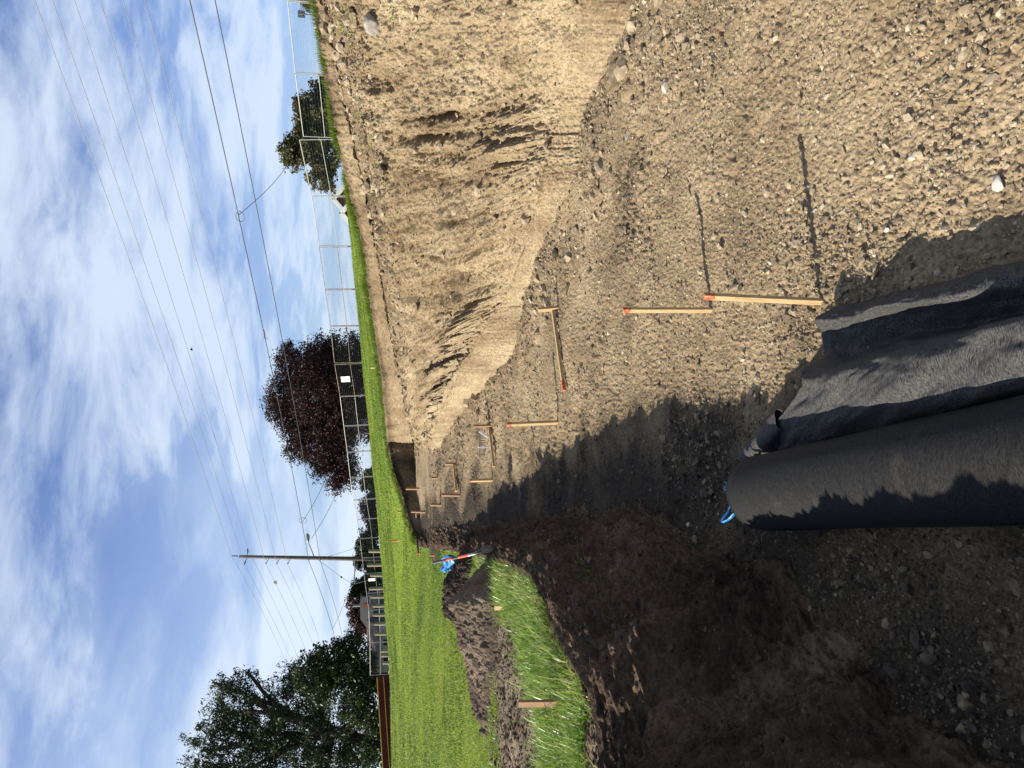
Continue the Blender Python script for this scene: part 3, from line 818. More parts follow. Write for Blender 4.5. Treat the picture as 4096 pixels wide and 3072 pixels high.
def build_left():
    nc = 1300; nr = 230
    e, s = resample(ED3, nc)
    wv = np.interp(e[:, 1], [-4, 2.5, 4, 5, 7, 9, 14, 26], [0.85, 0.85, 0.78, 0.6, 0.5, 0.45, 0.4, 0.35])
    t = np.gradient(e[:, :2], axis=0); t /= np.linalg.norm(t, axis=1)[:, None]
    nx = np.stack([t[:, 1], -t[:, 0]], -1)
    ker = np.ones(61) / 61
    nxs = np.stack([np.convolve(np.pad(nx[:, k], 30, 'edge'), ker, 'valid') for k in (0, 1)], -1)
    nxs /= np.linalg.norm(nxs, axis=1)[:, None]
    f = np.linspace(-0.25, 1.15, nr)
    V = np.zeros((nr, nc, 3))
    zfl = floor_z(e[:, 0] + nxs[:, 0] * wv, e[:, 1] + nxs[:, 1] * wv)
    shelf = np.interp(e[:, 1], [2, 3.4, 4.2, 4.8], [0.9, 0.9, 0.5, 0.0])
    for i, q in enumerate(f):
        prof = np.interp(q, [-0.25, 0, 0.2, 0.55, 0.85, 1.0, 1.15], [0, 0.02, 0.20, 0.58, 0.88, 1.0, 1.12])
        prof2 = np.interp(q, [-0.25, 0, 0.45, 0.65, 0.88, 1.0, 1.15], [0, 0.01, 0.15, 0.55, 0.88, 1.0, 1.12])
        pr = prof * (1 - shelf) + prof2 * shelf
        V[i, :, :2] = e[:, :2] + nxs * (wv * q)[:, None]
        V[i, :, 2] = e[:, 2] - 0.03 - (e[:, 2] - zfl + 0.03) * pr
        if q < 0: V[i, :, 2] = land_z(V[i, :, 0], V[i, :, 1]) - 0.02
    S = np.broadcast_to(s[None], (nr, nc)); Fq = np.broadcast_to(f[:, None], (nr, nc)); Dn = Fq * 1.3
    amp = sstep(-0.1, 0.1, Fq)
    d = 0.10 * fbm(S * 1.4, Dn * 1.6, 3, 120) + 0.06 * ridged(S * 2.2, Dn * 3.0, 3, 121) + 0.06 * fbm(S * 7, Dn * 7, 4, 122) + 0.028 * fbm(S * 25, Dn * 25, 3, 123) + 0.05 * ridged(S * 0.7 + 0.3 * Dn, Dn * 5.5 + 0.5 * S, 2, 128) + 0.07 * np.abs(gn(S * 5, Dn * 7, 132)) + 0.05 * np.abs(gn(S * 13, Dn * 15, 133)) + 0.025 * np.abs(gn(S * 30, Dn * 34, 134))
    d += pebbles(S, Dn, 0.09, 124, 0.22) + pebbles(S, Dn, 0.2, 127, 0.12, flat=0.6)
    nn = np.zeros((nr, nc, 3)); nn[..., :2] = nxs[None] * 0.8; nn[..., 2] = 0.6
    V += nn * (d * amp)[..., None]
    tone = 0.36 + 0.35 * fbm(S * 1.2, Dn * 1.5, 5, 130) + 0.1 * fbm(S * 9, Dn * 9, 3, 131) + 0.22 * sstep(0.75, 1.1, Fq) + 0.1 * shelf[None] * sstep(0.4, 0.0, Fq)
    idx = np.arange(nr * nc).reshape(nr, nc)
    ff = np.stack([idx[:-1, :-1], idx[:-1, 1:], idx[1:, 1:], idx[1:, :-1]], -1).reshape(-1, 4)
    o = mesh_np('earth_bank', V.reshape(-1, 3), ff, M_LBANK, attrs={'tone': tone.ravel()}, smooth=True)
    tag(o, 'low dark topsoil bank below the long grass on the left side of the pit', 'bank', kind='structure')
    return o


LBANK_O = build_left()

# ------------------------------------------------------------------ plateau: dirt track, lawn
LG = PolarField(R(-60), R(56), 1000, 2.0, 170, 760)
lx, ly = LG.X, LG.Y
LZ = land_z(lx, ly)
inpit = in_poly(lx, ly, pit_poly)
edl = dist_poly(lx, ly, ED3[:, :2])
gwid = np.interp(ly, [0, 4, 5.5, 7, 8.5, 10, 12], [1.5, 1.25, 0.95, 0.62, 0.45, 0.5, 0.5])
twid = np.interp(ly, [0, 5, 7.5, 9.0, 9.8, 10.2], [2.4, 2.3, 1.9, 0.9, 0.3, 0.0])
wob = 0.30 * fbm(lx * 0.9, ly * 0.9, 4, 140)
left = lx < -1.4
track = left * sstep(gwid - 0.15, gwid + 0.15, edl + wob) * sstep(gwid + twid + 0.25, gwid + twid - 0.15, edl + wob * 1.4)
mixed = left * sstep(gwid + twid + 0.9, gwid + twid + 0.5, edl + wob * 1.5) * sstep(11, 10, ly) * np.clip(0.5 + 1.5 * fbm(lx * 3, ly * 1.2, 4, 143), 0, 1)
longg = left * sstep(gwid + 0.2, gwid - 0.05, edl + wob + 0.22 * fbm(lx * 3.5, ly * 3.5, 3, 141)) * (0.35 + 0.65 * sstep(0.0, 0.18, edl + 0.2 * fbm(lx * 4, ly * 4, 3, 142))) * sstep(12.5, 10.5, ly) * (~inpit)
bare = left * (edl < 0.45 + 0.15 * wob) * (ly > 3.2) * (ly < 4.3)
soilm = np.maximum(np.maximum(track, mixed * 0.9) * (ly < 13), bare)
und = 0.05 * fbm(lx * 0.25, ly * 0.25, 3, 144) * sstep(0.3, 2.5, np.minimum(edl, dist_poly(lx, ly, A3[sel][::20, :2])))
LZ = LZ + und + soilm * (0.03 * fbm(lx * 3, ly * 3, 4, 145) + 0.018 * fbm(lx * 14, ly * 14, 3, 146) + pebbles(lx, ly, 0.06, 147, 0.3)) - 0.03 * track
LZ += (1 - soilm) * 0.012 * sstep(22, 9, np.hypot(lx, ly)) * fbm(lx * 9, ly * 9, 3, 149)
farfall = sstep(60, 170, np.hypot(lx, ly))
keep = ~inpit


def lz(x, y):
    return LG.sample(LZ, np.asarray(x, float), np.asarray(y, float))


def sod_material():
    mt, nt, bs = new_mat('lawn_and_track')
    L = nt.links.new
    tc = N(nt, 'ShaderNodeTexCoord')
    soil = N(nt, 'ShaderNodeAttribute', attribute_name='soil')
    n1 = N(nt, 'ShaderNodeTexNoise', i_Scale=0.22, i_Detail=8.0, i_Roughness=0.65); L(tc.outputs['Object'], n1.inputs['Vector'])
    n2 = N(nt, 'ShaderNodeTexNoise', i_Scale=9.0, i_Detail=6.0, i_Roughness=0.75); L(tc.outputs['Object'], n2.inputs['Vector'])
    s = N(nt, 'ShaderNodeMath', operation='MULTIPLY_ADD', i_1=0.5); L(n2.outputs[0], s.inputs[0])
    hh = N(nt, 'ShaderNodeMath', operation='MULTIPLY', i_1=0.5); L(n1.outputs[0], hh.inputs[0]); L(hh.outputs[0], s.inputs[2])
    cr = N(nt, 'ShaderNodeValToRGB'); e = cr.color_ramp.elements
    e[0].position = 0.36; e[0].color = (0.04, 0.085, 0.008, 1); e[1].position = 0.64; e[1].color = (0.20, 0.235, 0.03, 1)
    k = e.new(0.5); k.color = (0.115, 0.17, 0.016, 1)
    L(s.outputs[0], cr.inputs[0])
    n3 = N(nt, 'ShaderNodeTexNoise', i_Scale=2.2, i_Detail=9.0, i_Roughness=0.7); L(tc.outputs['Object'], n3.inputs['Vector'])
    cs = N(nt, 'ShaderNodeValToRGB'); e = cs.color_ramp.elements
    e[0].position = 0.3; e[0].color = (0.05, 0.038, 0.028, 1); e[1].position = 0.7; e[1].color = (0.23, 0.18, 0.122, 1)
    L(n3.outputs[0], cs.inputs[0])
    mx = N(nt, 'ShaderNodeMix', data_type='RGBA'); L(soil.outputs['Fac'], mx.inputs[0]); L(cr.outputs[0], mx.inputs[6]); L(cs.outputs[0], mx.inputs[7])
    L(mx.outputs[2], bs.inputs['Base Color'])
    bs.inputs['Roughness'].default_value = 0.95; bs.inputs['Specular IOR Level'].default_value = 0.12
    n4 = N(nt, 'ShaderNodeTexNoise', i_Scale=38.0, i_Detail=5.0, i_Roughness=0.7); L(tc.outputs['Object'], n4.inputs['Vector'])
    bp = N(nt, 'ShaderNodeBump', i_Strength=0.8, i_Distance=0.03); L(n4.outputs[0], bp.inputs['Height']); L(bp.outputs[0], bs.inputs['Normal'])
    return mt


ff = LG.faces(keep)
# split the track from the lawn so that each is its own surface
sm = (soilm.ravel()[ff].mean(1) > 0.5)
Vall = np.stack([lx, ly, LZ], -1).reshape(-1, 3)
M_LAWN = sod_material()
for nm, fsel, lab in (('lawn', ff[~sm], 'bright green mown lawn rising to the fence'), ('path', ff[sm], 'bare dirt track along the long grass')):
    V_, f_, a_ = compact(Vall, fsel, {'soil': soilm.ravel()})
    tag(mesh_np(nm, V_, f_, M_LAWN, attrs=a_, smooth=True), lab, nm, kind='structure')
# far country: one sheet out to the horizon
M_FARG = noise_mat('distant_ground', (0.037, 0.0518, 0.0148), (0.0814, 0.0888, 0.037), 0.03, rough=0.95, spec=0.05)
qq = 24
ring = []
for rr_, zz in ((150, 0.2), (400, -2), (3500, -6)):
    for k in range(96):
        a = 2 * math.pi * k / 96
        ring.append((rr_ * math.sin(a), rr_ * math.cos(a), zz))
ring = np.array(ring)
fr_ = []
for j in range(2):
    for k in range(96):
        fr_.append((j * 96 + k, j * 96 + (k + 1) % 96, (j + 1) * 96 + (k + 1) % 96, (j + 1) * 96 + k))
tag(mesh_np('terrain', ring, fr_, M_FARG), 'distant low ground beyond the houses', 'terrain', kind='structure')


# ------------------------------------------------------------------ grass
def blades(pos, h, wdt, yaw, lean, tone, segs=2):
    n = len(pos)
    dirx = np.cos(yaw); diry = np.sin(yaw)
    wx = -diry; wy = dirx
    V = []; T = []
    for i in range(segs + 1):
        f = i / segs
        bx = lean * h * f ** 1.8
        zz = h * f * (1 - 0.35 * np.abs(lean) * f)
        wd = wdt * (1 - f ** 1.5) * 0.5
        c = pos + np.stack([dirx * bx, diry * bx, zz], -1)
        if i < segs:
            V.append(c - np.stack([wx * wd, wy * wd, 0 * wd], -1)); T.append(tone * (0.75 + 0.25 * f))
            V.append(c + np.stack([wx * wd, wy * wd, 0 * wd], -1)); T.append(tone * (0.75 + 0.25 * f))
        else:
            V.append(c); T.append(tone)
    k = len(V)
    V = np.stack(V, 1).reshape(-1, 3); T = np.stack(T, 1).reshape(-1)
    base = (np.arange(n) * k)[:, None]
    tris = []
    for i in range(segs):
        a = 2 * i
        if i < segs - 1:
            tris += [[a, a + 1, a + 3], [a, a + 3, a + 2]]
        else:
            tris += [[a, a + 1, a + 2]]
    f = np.concatenate([base + np.array(t)[None] for t in tris], 0)
    return V, f, T


def scatter_polar(n, a0, a1, r0, r1):
    a = RNG.uniform(a0, a1, n); r = np.exp(RNG.uniform(math.log(r0), math.log(r1), n))
    return np.sin(a) * r, np.cos(a) * r, r


def lawn_grass():
    x, y, r = scatter_polar(420000, R(-36), R(34), 7, 62)
    k = ~in_poly(x, y, pit_poly)
    k &= LG.sample(soilm, x, y) < 0.45
    k &= LG.sample(longg, x, y) < 0.4
    # nothing beyond the fence
    k &= (y < 58 - 0.0 * x) & (y + 1.05 * x < 66)
    x, y, r = x[k], y[k], r[k]
    n = len(x)
    tn = np.clip(0.42 + 0.8 * fbm(x * 0.35, y * 0.35, 5, 150) + 0.22 * fbm(x * 0.12, y * 0.5, 3, 152) + RNG.normal(0, 0.16, n), 0, 1)
    tn = np.where(RNG.random(n) < 0.02, 0.9, np.minimum(tn, 0.68))
    h = RNG.uniform(0.025, 0.055, n) * (0.8 + r / 60)
    wdt = 0.004 + 0.00075 * r
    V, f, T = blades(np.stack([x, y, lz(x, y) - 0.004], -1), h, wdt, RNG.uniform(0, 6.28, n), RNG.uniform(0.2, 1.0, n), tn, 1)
    o = mesh_np('grass', V, f, M_GRASS, attrs={'tone': T})
    tag(o, 'short mown grass of the lawn behind the pit', 'grass', kind='stuff')
    # taller tufts hanging over the top of the cut
    m = 80000
    ii = RNG.integers(0, int(sel.sum()) - 1, m)
    p = A3[sel][ii]
    nrm = A3[sel][ii] - C3[sel][ii]; nrm[:, 2] = 0; nrm /= np.linalg.norm(nrm, axis=1)[:, None]
    off = RNG.uniform(-0.06, 0.55, m)
    p = p + nrm * off[:, None] + RNG.normal(0, 0.03, (m, 3)) * np.array([1, 1, 0])
    zc = np.where(off > 0.02, lz(p[:, 0], p[:, 1]), p[:, 2] - 0.02)
    clump = np.clip(0.6 + 1.1 * fbm(p[:, 0] * 1.7, p[:, 1] * 1.7, 3, 151), 0.15, 1.5)
    k = RNG.random(m) < clump
    p = p[k]; zc = zc[k]; clump = clump[k]; m = len(p)
    rr = np.hypot(p[:, 0], p[:, 1])
    h = RNG.uniform(0.06, 0.19, m) * (0.6 + 0.7 * clump)
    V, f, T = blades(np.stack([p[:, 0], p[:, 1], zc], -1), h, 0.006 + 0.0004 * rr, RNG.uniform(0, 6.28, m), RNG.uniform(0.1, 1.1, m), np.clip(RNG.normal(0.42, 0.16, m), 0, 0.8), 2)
    o = mesh_np('grass', V, f, M_GRASS, attrs={'tone': T})
    tag(o, 'ragged grass fringe overhanging the top of the tan earth bank', 'grass', kind='stuff')


lawn_grass()


def long_grass():
    x = RNG.uniform(-5.4, -1.5, 190000); y = RNG.uniform(0.0, 12.5, 190000)  # nearest stretch is unseen, added to cast shade into the pit
    r = np.hypot(x, y)
    L_ = LG.sample(longg, x, y)
    clump = np.clip(0.75 + 1.1 * fbm(x * 2.2, y * 2.2, 3, 160), 0.05, 1)
    k = (RNG.random(len(x)) < L_ * clump * np.clip(5.2 / r, 0, 1) ** 1.0) & (~in_poly(x, y, pit_poly))
    k &= ~((y > 3.35) & (y < 4.15) & (dist_poly(x, y, ED3[:, :2]) < 0.42))
    x, y, r, clump = x[k], y[k], r[k], clump[k]
    n = len(x)
    ed = dist_poly(x, y, ED3[:, :2])
    h = RNG.gamma(4, 0.032, n) * (0.55 + 0.6 * clump) * np.interp(y, [2.5, 4, 8, 11], [1.0, 0.95, 0.9, 0.75])
    h = np.clip(h, 0.05, 0.42)
    tn = np.clip(RNG.normal(0.42, 0.2, n) + 0.25 * fbm(x * 1.6, y * 1.6, 3, 163), 0, 0.72)
    dry = RNG.random(n) < np.where(ed < 0.22, 0.30, 0.05)
    tn = np.where(dry, RNG.uniform(0.8, 1.0, n), tn)
    lean = RNG.uniform(0.2, 1.5, n)
    yaw = RNG.uniform(0, 6.28, n)
    wdt = RNG.uniform(0.004, 0.012, n) * (1 + 0.05 * r)
    zz = np.where(LG.sample(inpit.astype(float), x, y) > 0, 1.1, lz(x, y))
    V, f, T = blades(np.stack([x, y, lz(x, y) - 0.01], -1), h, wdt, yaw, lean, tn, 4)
    o = mesh_np('long_grass', V, f, M_LONG, attrs={'tone': T})
    tag(o, 'long unmown bright green grass along the left edge of the pit', 'grass', kind='stuff')
    # sparse sprigs in the mixed strip and hanging over the dark bank
    x, y, r = scatter_polar(60000, R(-40), R(-8), 4, 14)
    k = (RNG.random(len(x)) < 0.55 * LG.sample(mixed * (1 - track), x, y)) & (~in_poly(x, y, pit_poly))
    x, y = x[k], y[k]
    n = len(x)
    m = 2600
    ii = RNG.integers(0, len(ED3) - 2, m); tt = RNG.random(m)[:, None]
    pe = ED3[ii] * (1 - tt) + ED3[ii + 1] * tt
    pe = pe[(pe[:, 1] > 3.2) & (pe[:, 1] < 12)]
    px_ = pe[:, 0] + RNG.uniform(0.0, 0.3, len(pe)); py_ = pe[:, 1]
    pz_ = pe[:, 2] - 0.08 - 1.1 * (px_ - pe[:, 0])
    pos = np.concatenate([np.stack([x, y, lz(x, y) - 0.01], -1), np.stack([px_, py_, pz_], -1)])
    n = len(pos)
    V, f, T = blades(pos, RNG.uniform(0.04, 0.16, n), RNG.uniform(0.005, 0.010, n), RNG.uniform(-1.5, 1.5, n), RNG.uniform(0.3, 1.7, n), np.where(RNG.random(n) < 0.5, 0.9, RNG.uniform(0.2, 0.6, n)), 3)
    o = mesh_np('grass', V, f, M_LONG, attrs={'tone': T})
    tag(o, 'sparse grass sprigs on the dirt track and over the dark bank edge', 'grass', kind='stuff')


long_grass()


# ------------------------------------------------------------------ stones, clods
def ico(sub):
    bm = bmesh.new(); bmesh.ops.create_icosphere(bm, subdivisions=sub, radius=1)
    V = np.array([v.co[:] for v in bm.verts]); f = np.array([[v.index for v in fc.verts] for fc in bm.faces])
    bm.free(); return V, f


ICO1 = ico(1); ICO2 = ico(2); ICO3 = ico(3)


def stones_mesh(pos, size, base, jit=0.22, flat=(0.5, 0.9), cuts=3, cmin=0.45):
    V0, f0 = base
    n = len(pos); k = len(V0)
    V = np.broadcast_to(V0[None], (n, k, 3)).copy()
    V *= 1 + RNG.uniform(-jit, jit, (n, k, 1))
    # random facets: shear the sphere by a few planes
    for _ in range(cuts):
        d = RNG.normal(size=(n, 1, 3)); d /= np.linalg.norm(d, axis=2, keepdims=True)
        c = RNG.uniform(cmin, 0.85, (n, 1, 1))
        dt = (V * d).sum(2, keepdims=True)
        V -= d * np.maximum(0, dt - c)
    V *= np.stack([RNG.uniform(0.75, 1.25, n), RNG.uniform(0.75, 1.25, n), RNG.uniform(flat[0], flat[1], n)], -1)[:, None, :]
    a = RNG.uniform(0, 6.28, n); ca, sa = np.cos(a)[:, None], np.sin(a)[:, None]
    tl = RNG.normal(0, 0.35, n); ct, st = np.cos(tl)[:, None], np.sin(tl)[:, None]
    y1 = V[..., 1] * ct - V[..., 2] * st; z1 = V[..., 1] * st + V[..., 2] * ct
    Vx = V[..., 0] * ca - y1 * sa; Vy = V[..., 0] * sa + y1 * ca
    V = np.stack([Vx, Vy, z1], -1) * size[:, None, None] + pos[:, None, :]
    f = (f0[None] + (np.arange(n) * k)[:, None, None]).reshape(-1, 3)
    return V.reshape(-1, 3), f, k


def gravel():
    x, y, r = scatter_polar(100000, R(-40), R(40), 1.6, 24)
    k = in_poly(x, y, pit_poly)
    pm = G.sample(patch, x, y); cm = G.sample(clodm, x, y)
    k &= RNG.random(len(x)) < 0.25 + 0.75 * pm + 0.4 * cm
    x, y, r, pm, cm = x[k], y[k], r[k], pm[k], cm[k]
    size = 0.0035 + 0.004 * RNG.pareto(2.4, len(x)) + 0.0006 * r
    size = np.minimum(size, 0.026)
    z = fz(x, y) + size * 0.2
    V, f, k = stones_mesh(np.stack([x, y, z], -1), size, ICO1, jit=0.34)
    tn = np.clip(RNG.normal(0.55, 0.15, len(x)), 0.1, 0.8)
    tn = np.where(RNG.random(len(x)) < 0.015, 0.95, tn)
    tn = np.clip(tn - 0.50 * G.sample(topsoil, x, y), 0.03, 1)  # gravel darkened too, shade painted in beside the left bank
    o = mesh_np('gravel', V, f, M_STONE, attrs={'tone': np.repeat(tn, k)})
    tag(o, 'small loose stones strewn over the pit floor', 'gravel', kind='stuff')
    # clods: bigger lumps below the cut face and in patches
    x, y, r = scatter_polar(48000, R(-36), R(40), 1.8, 24)
    ins = in_poly(x, y, pit_poly)
    pm = G.sample(patch, x, y); cm = G.sample(clodm, x, y)
    k = ins & (RNG.random(len(x)) < 0.008 + 0.42 * np.clip(pm - 0.42, 0, 1) ** 1.4 + 0.9 * cm)
    x, y, r, cm = x[k], y[k], r[k], cm[k]
    size = 0.012 + 0.013 * RNG.pareto(2.3, len(x)) + 0.001 * r
    size = np.minimum(size, 0.045 + 0.10 * cm)
    V, f, k = stones_mesh(np.stack([x, y, fz(x, y) + size * 0.15], -1), size, ICO2, jit=0.13, cuts=7, cmin=0.3)
    tn = np.clip(RNG.normal(0.45, 0.13, len(x)) - 0.25 * (RNG.random(len(x)) < 0.15), 0.08, 0.8)
    tn = np.clip(tn - 0.35 * G.sample(topsoil, x, y), 0.03, 1)  # clods take the same painted shade near the left bank
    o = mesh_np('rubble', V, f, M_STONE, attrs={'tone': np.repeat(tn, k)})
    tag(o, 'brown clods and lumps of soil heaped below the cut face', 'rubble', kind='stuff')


gravel()


def bank_clods():
    n = 5200
    c = RNG.integers(0, BANK.shape[1] - 1, n)
    nvs = np.cumsum([10, 46, 80, 250, 120])
    rws = np.where(RNG.random(n) < 0.78, RNG.integers(nvs[1], nvs[2] + 12, n), RNG.integers(nvs[2], nvs[3], n))
    ok = ycols[c] < 950
    c = c[ok]; rws = rws[ok]
    p = BANK[rws, c]; dist = np.linalg.norm(p, axis=1)
    size = np.minimum(0.012 + 0.012 * RNG.pareto(2.2, len(c)), 0.085) * (0.7 + dist / 25)
    V, f, k = stones_mesh(p + BANKN[rws, c] * (size * 0.2)[:, None], size, ICO1, jit=0.25)
    tn = np.clip(RNG.normal(0.52, 0.17, len(c)), 0.1, 0.95)
    o = mesh_np('rubble', V, f, M_STONE, attrs={'tone': np.repeat(tn, k)})
    tag(o, 'small clods caught on the bench and slope of the tan bank', 'rubble', kind='stuff')


bank_clods()


def crumbs():
    x, y, r = scatter_polar(26000, R(-40), R(-6), 3.6, 13)
    k = (RNG.random(len(x)) < 0.75 * LG.sample(soilm, x, y)) & (~in_poly(x, y, pit_poly))
    x, y, r = x[k], y[k], r[k]
    size = np.minimum(0.005 + 0.006 * RNG.pareto(2.3, len(x)) + 0.0006 * r, 0.04)
    p1 = np.stack([x, y, lz(x, y) + size * 0.2], -1)
    s1 = size; t1 = np.clip(RNG.normal(0.45, 0.16, len(x)), 0.05, 0.9)
    m = 3400
    q = RNG.random(m) ** 1.2
    yy = 2.6 + q * 8.5
    ex = np.interp(yy, ED3[:, 1], ED3[:, 0]); ez = np.interp(yy, ED3[:, 1], ED3[:, 2])
    f = RNG.uniform(0.05, 1.25, m)
    xx = ex + 0.06 + 0.62 * f
    deps = bpy.context.evaluated_depsgraph_get()
    zz = []
    from mathutils.bvhtree import BVHTree
    bv = BVHTree.FromPolygons([v.co[:] for v in LBANK_O.data.vertices], [p.vertices[:] for p in LBANK_O.data.polygons])
    ok = np.zeros(m, bool); zz = np.zeros(m)
    for i in range(m):
        h_ = bv.ray_cast(Vector((xx[i], yy[i], 4)), Vector((0, 0, -1)))
        if h_[0] is not None and h_[0].z > 0.02: ok[i] = True; zz[i] = h_[0].z
    size = np.minimum(0.006 + 0.006 * RNG.pareto(2.4, m), 0.028)
    p2 = np.stack([xx, yy, zz + size * 0.15], -1)[ok]; s2 = size[ok]; t2 = np.clip(RNG.normal(0.42, 0.18, ok.sum()), 0.05, 1.0)
    V, f_, k_ = stones_mesh(np.concatenate([p1, p2]), np.concatenate([s1, s2]), ICO1, jit=0.3)
    o = mesh_np('rubble', V, f_, M_LBANK, attrs={'tone': np.repeat(np.concatenate([t1, t2]), k_)})
    tag(o, 'dark crumbs of topsoil on the dirt track and the dark bank', 'rubble', kind='stuff')


crumbs()


def stone(name, pos, size, dims, mat, label, cat='stone', yaw=0.0, seed=0, sink=0.35, tilt=0.0, tone=0.6, rough=0.12):
    rs = np.random.default_rng(seed + 100)
    V, f = ICO3[0].copy(), ICO3[1]
    for _ in range(11):
        d = rs.normal(size=3); d /= np.linalg.norm(d)
        dt = V @ d; V -= np.outer(np.maximum(0, dt - rs.uniform(0.38, 0.8)), d)
    q = fbm(V[:, 0] * 1.7 + seed, V[:, 1] * 1.7 + V[:, 2] * 2.1, 4, seed + 200)
    V *= (1 + rough * q)[:, None]
    V = V * np.array(dims) * size / 2
    M = Matrix.Rotation(yaw, 3, 'Z') @ Matrix.Rotation(tilt, 3, 'X')
    V = V @ np.array(M).T
    o = mesh_np(name, V, f, mat, attrs={'tone': np.full(len(V), tone)}, smooth=True)
    o.location = (pos[0], pos[1], pos[2] + (0.5 - sink) * size * dims[2])
    tag(o, label, cat)
    return o


def hit_floor(px, py):
    t = 8.0
    for _ in range(60):
        p = P(px, py, t=t)
        zf = float(fz(p[0], p[1])) if p[1] > 0.5 else 0.0
        t += 0.6 * ((H - zf) / (H - p[2]) * t - t) if p[2] < H - 0.01 else 0
    return P(px, py, t=t), t


def hit_land(px, py, tmax=80):
    r_ = ray(px, py)
    ts = np.concatenate([np.linspace(2, 20, 600), np.linspace(20, tmax, 600)])
    pts = np.array([0, 0, H])[None] + ts[:, None] * r_[None]
    dz = pts[:, 2] - lz(pts[:, 0], pts[:, 1])
    ok = (~in_poly(pts[:, 0], pts[:, 1], pit_poly)) & (dz < 0)
    i = np.argmax(ok)
    if not ok.any(): i = len(ts) - 1
    return pts[i], ts[i]


M_PALE = soil_mat('pale_stone', (0.111, 0.1036, 0.0888), (0.2664, 0.2442, 0.2072), (0.4144, 0.3848, 0.333), fine=22, bump=0.6, bdist=0.006)
STONES = [
    (2665, 345, 0.19, (1.15, 0.9, 0.75), M_PALE, 'large rounded white stone half buried in clods below the tan bank', 0.75),
    (2690, 372, 0.13, (1, 0.9, 0.7), M_STONE, 'brown crumbly lump against the large white stone', 0.45),
    (3662, 630, 0.075, (1.1, 0.9, 0.8), M_PALE, 'pale pinkish pebble casting a long shadow, near the right end of the black fabric', 0.7),
    (3797, 628, 0.035, (0.8, 1.2, 0.8), M_PALE, 'small oval grey white pebble beside the pale pinkish pebble', 0.66),
    (3996, 728, 0.085, (1, 1.1, 0.6), M_PALE, 'flat white stone sunk in the soil closest to the black fabric', 0.8),
    (3232, 752, 0.05, (1, 0.8, 0.7), M_PALE, 'white chip lying in the shadow line of the tallest stake', 0.8),
    (3290, 830, 0.07, (0.9, 1.1, 0.8), M_STONE, 'tan angular stone beside the shadow of the tallest stake', 0.75),
    (3262, 842, 0.06, (1, 1, 0.8), M_PALE, 'grey stone within the shadow of the tallest stake', 0.35),
    (3305, 875, 0.085, (1, 0.9, 0.7), M_STONE, 'dark brown clod next to the tan angular stone', 0.3),
    (3081, 1045, 0.06, (0.7, 1.2, 0.7), M_PALE, 'long pale stone standing by the foot of the tallest stake', 0.65),
    (3547, 918, 0.035, (1, 1, 0.7), M_PALE, 'round white pebble on its own above the fabric shadow', 0.85),
    (3500, 1022, 0.035, (1, 1, 0.8), M_PALE, 'bluish white pebble just outside the fabric shadow', 0.7),
    (2124, 1200, 0.15, (0.8, 1.3, 0.7), M_PALE, 'smooth white cobble at the foot of the cut beside the leaning short stake', 0.75),
    (2190, 1212, 0.30, (1.3, 0.8, 0.6), M_STONE, 'big flat slab of tan soil behind the short stake with a rail', 0.62),
    (2190, 1292, 0.26, (1.0, 0.9, 0.8), M_STONE, 'big tan clod just left of the short stake with a rail', 0.6),
    (2405, 665, 0.24, (1.6, 0.7, 0.6), M_STONE, 'blocky tan clod lying across the lumps below the bank', 0.66),
    (2511, 550, 0.14, (1, 1, 0.8), M_PALE, 'grey stone with a deep shadow among the lumps below the bank', 0.3),
    (2280, 1030, 0.20, (1, 0.9, 0.9), M_STONE, 'tall pale tan clod near the top of the row of lumps', 0.68),
    (2755, 2095, 0.06, (1, 1, 0.8), M_PALE, 'white pebble in the shade past the end of the fabric roll', 0.7),
    (3585, 2205, 0.10, (1, 0.9, 0.8), M_STONE, 'dark round clod in the shade beside the fabric roll', 0.12),
]
for i, (px, py, s_, dm, mt, lb, tn) in enumerate(STONES):
    p, t = hit_floor(px, py)
    stone('stone', p, s_ * 0.82, dm, mt, lb, 'stone', yaw=i * 1.3, seed=i, sink=0.42, tone=tn, rough=0.10 if mt is M_PALE else 0.34)
pb, nb = bank_pt(50, 3.12)
stone('boulder', pb + nb * 0.02, 0.46, (1.15, 0.5, 0.62), M_PALE, 'smooth flat grey boulder sticking out of the upper bank below the road sign', 'boulder', yaw=0.5, seed=51, sink=0.5, tilt=0.5, tone=0.42, rough=0.05)
pb, nb = bank_pt(1120, 1.9)
stone('boulder', pb + nb * 0.1, 0.34, (1.0, 0.7, 0.8), M_PALE, 'round pale stone at the foot of the shaded far wall', 'boulder', yaw=0.2, seed=52, sink=0.4, tone=0.6)


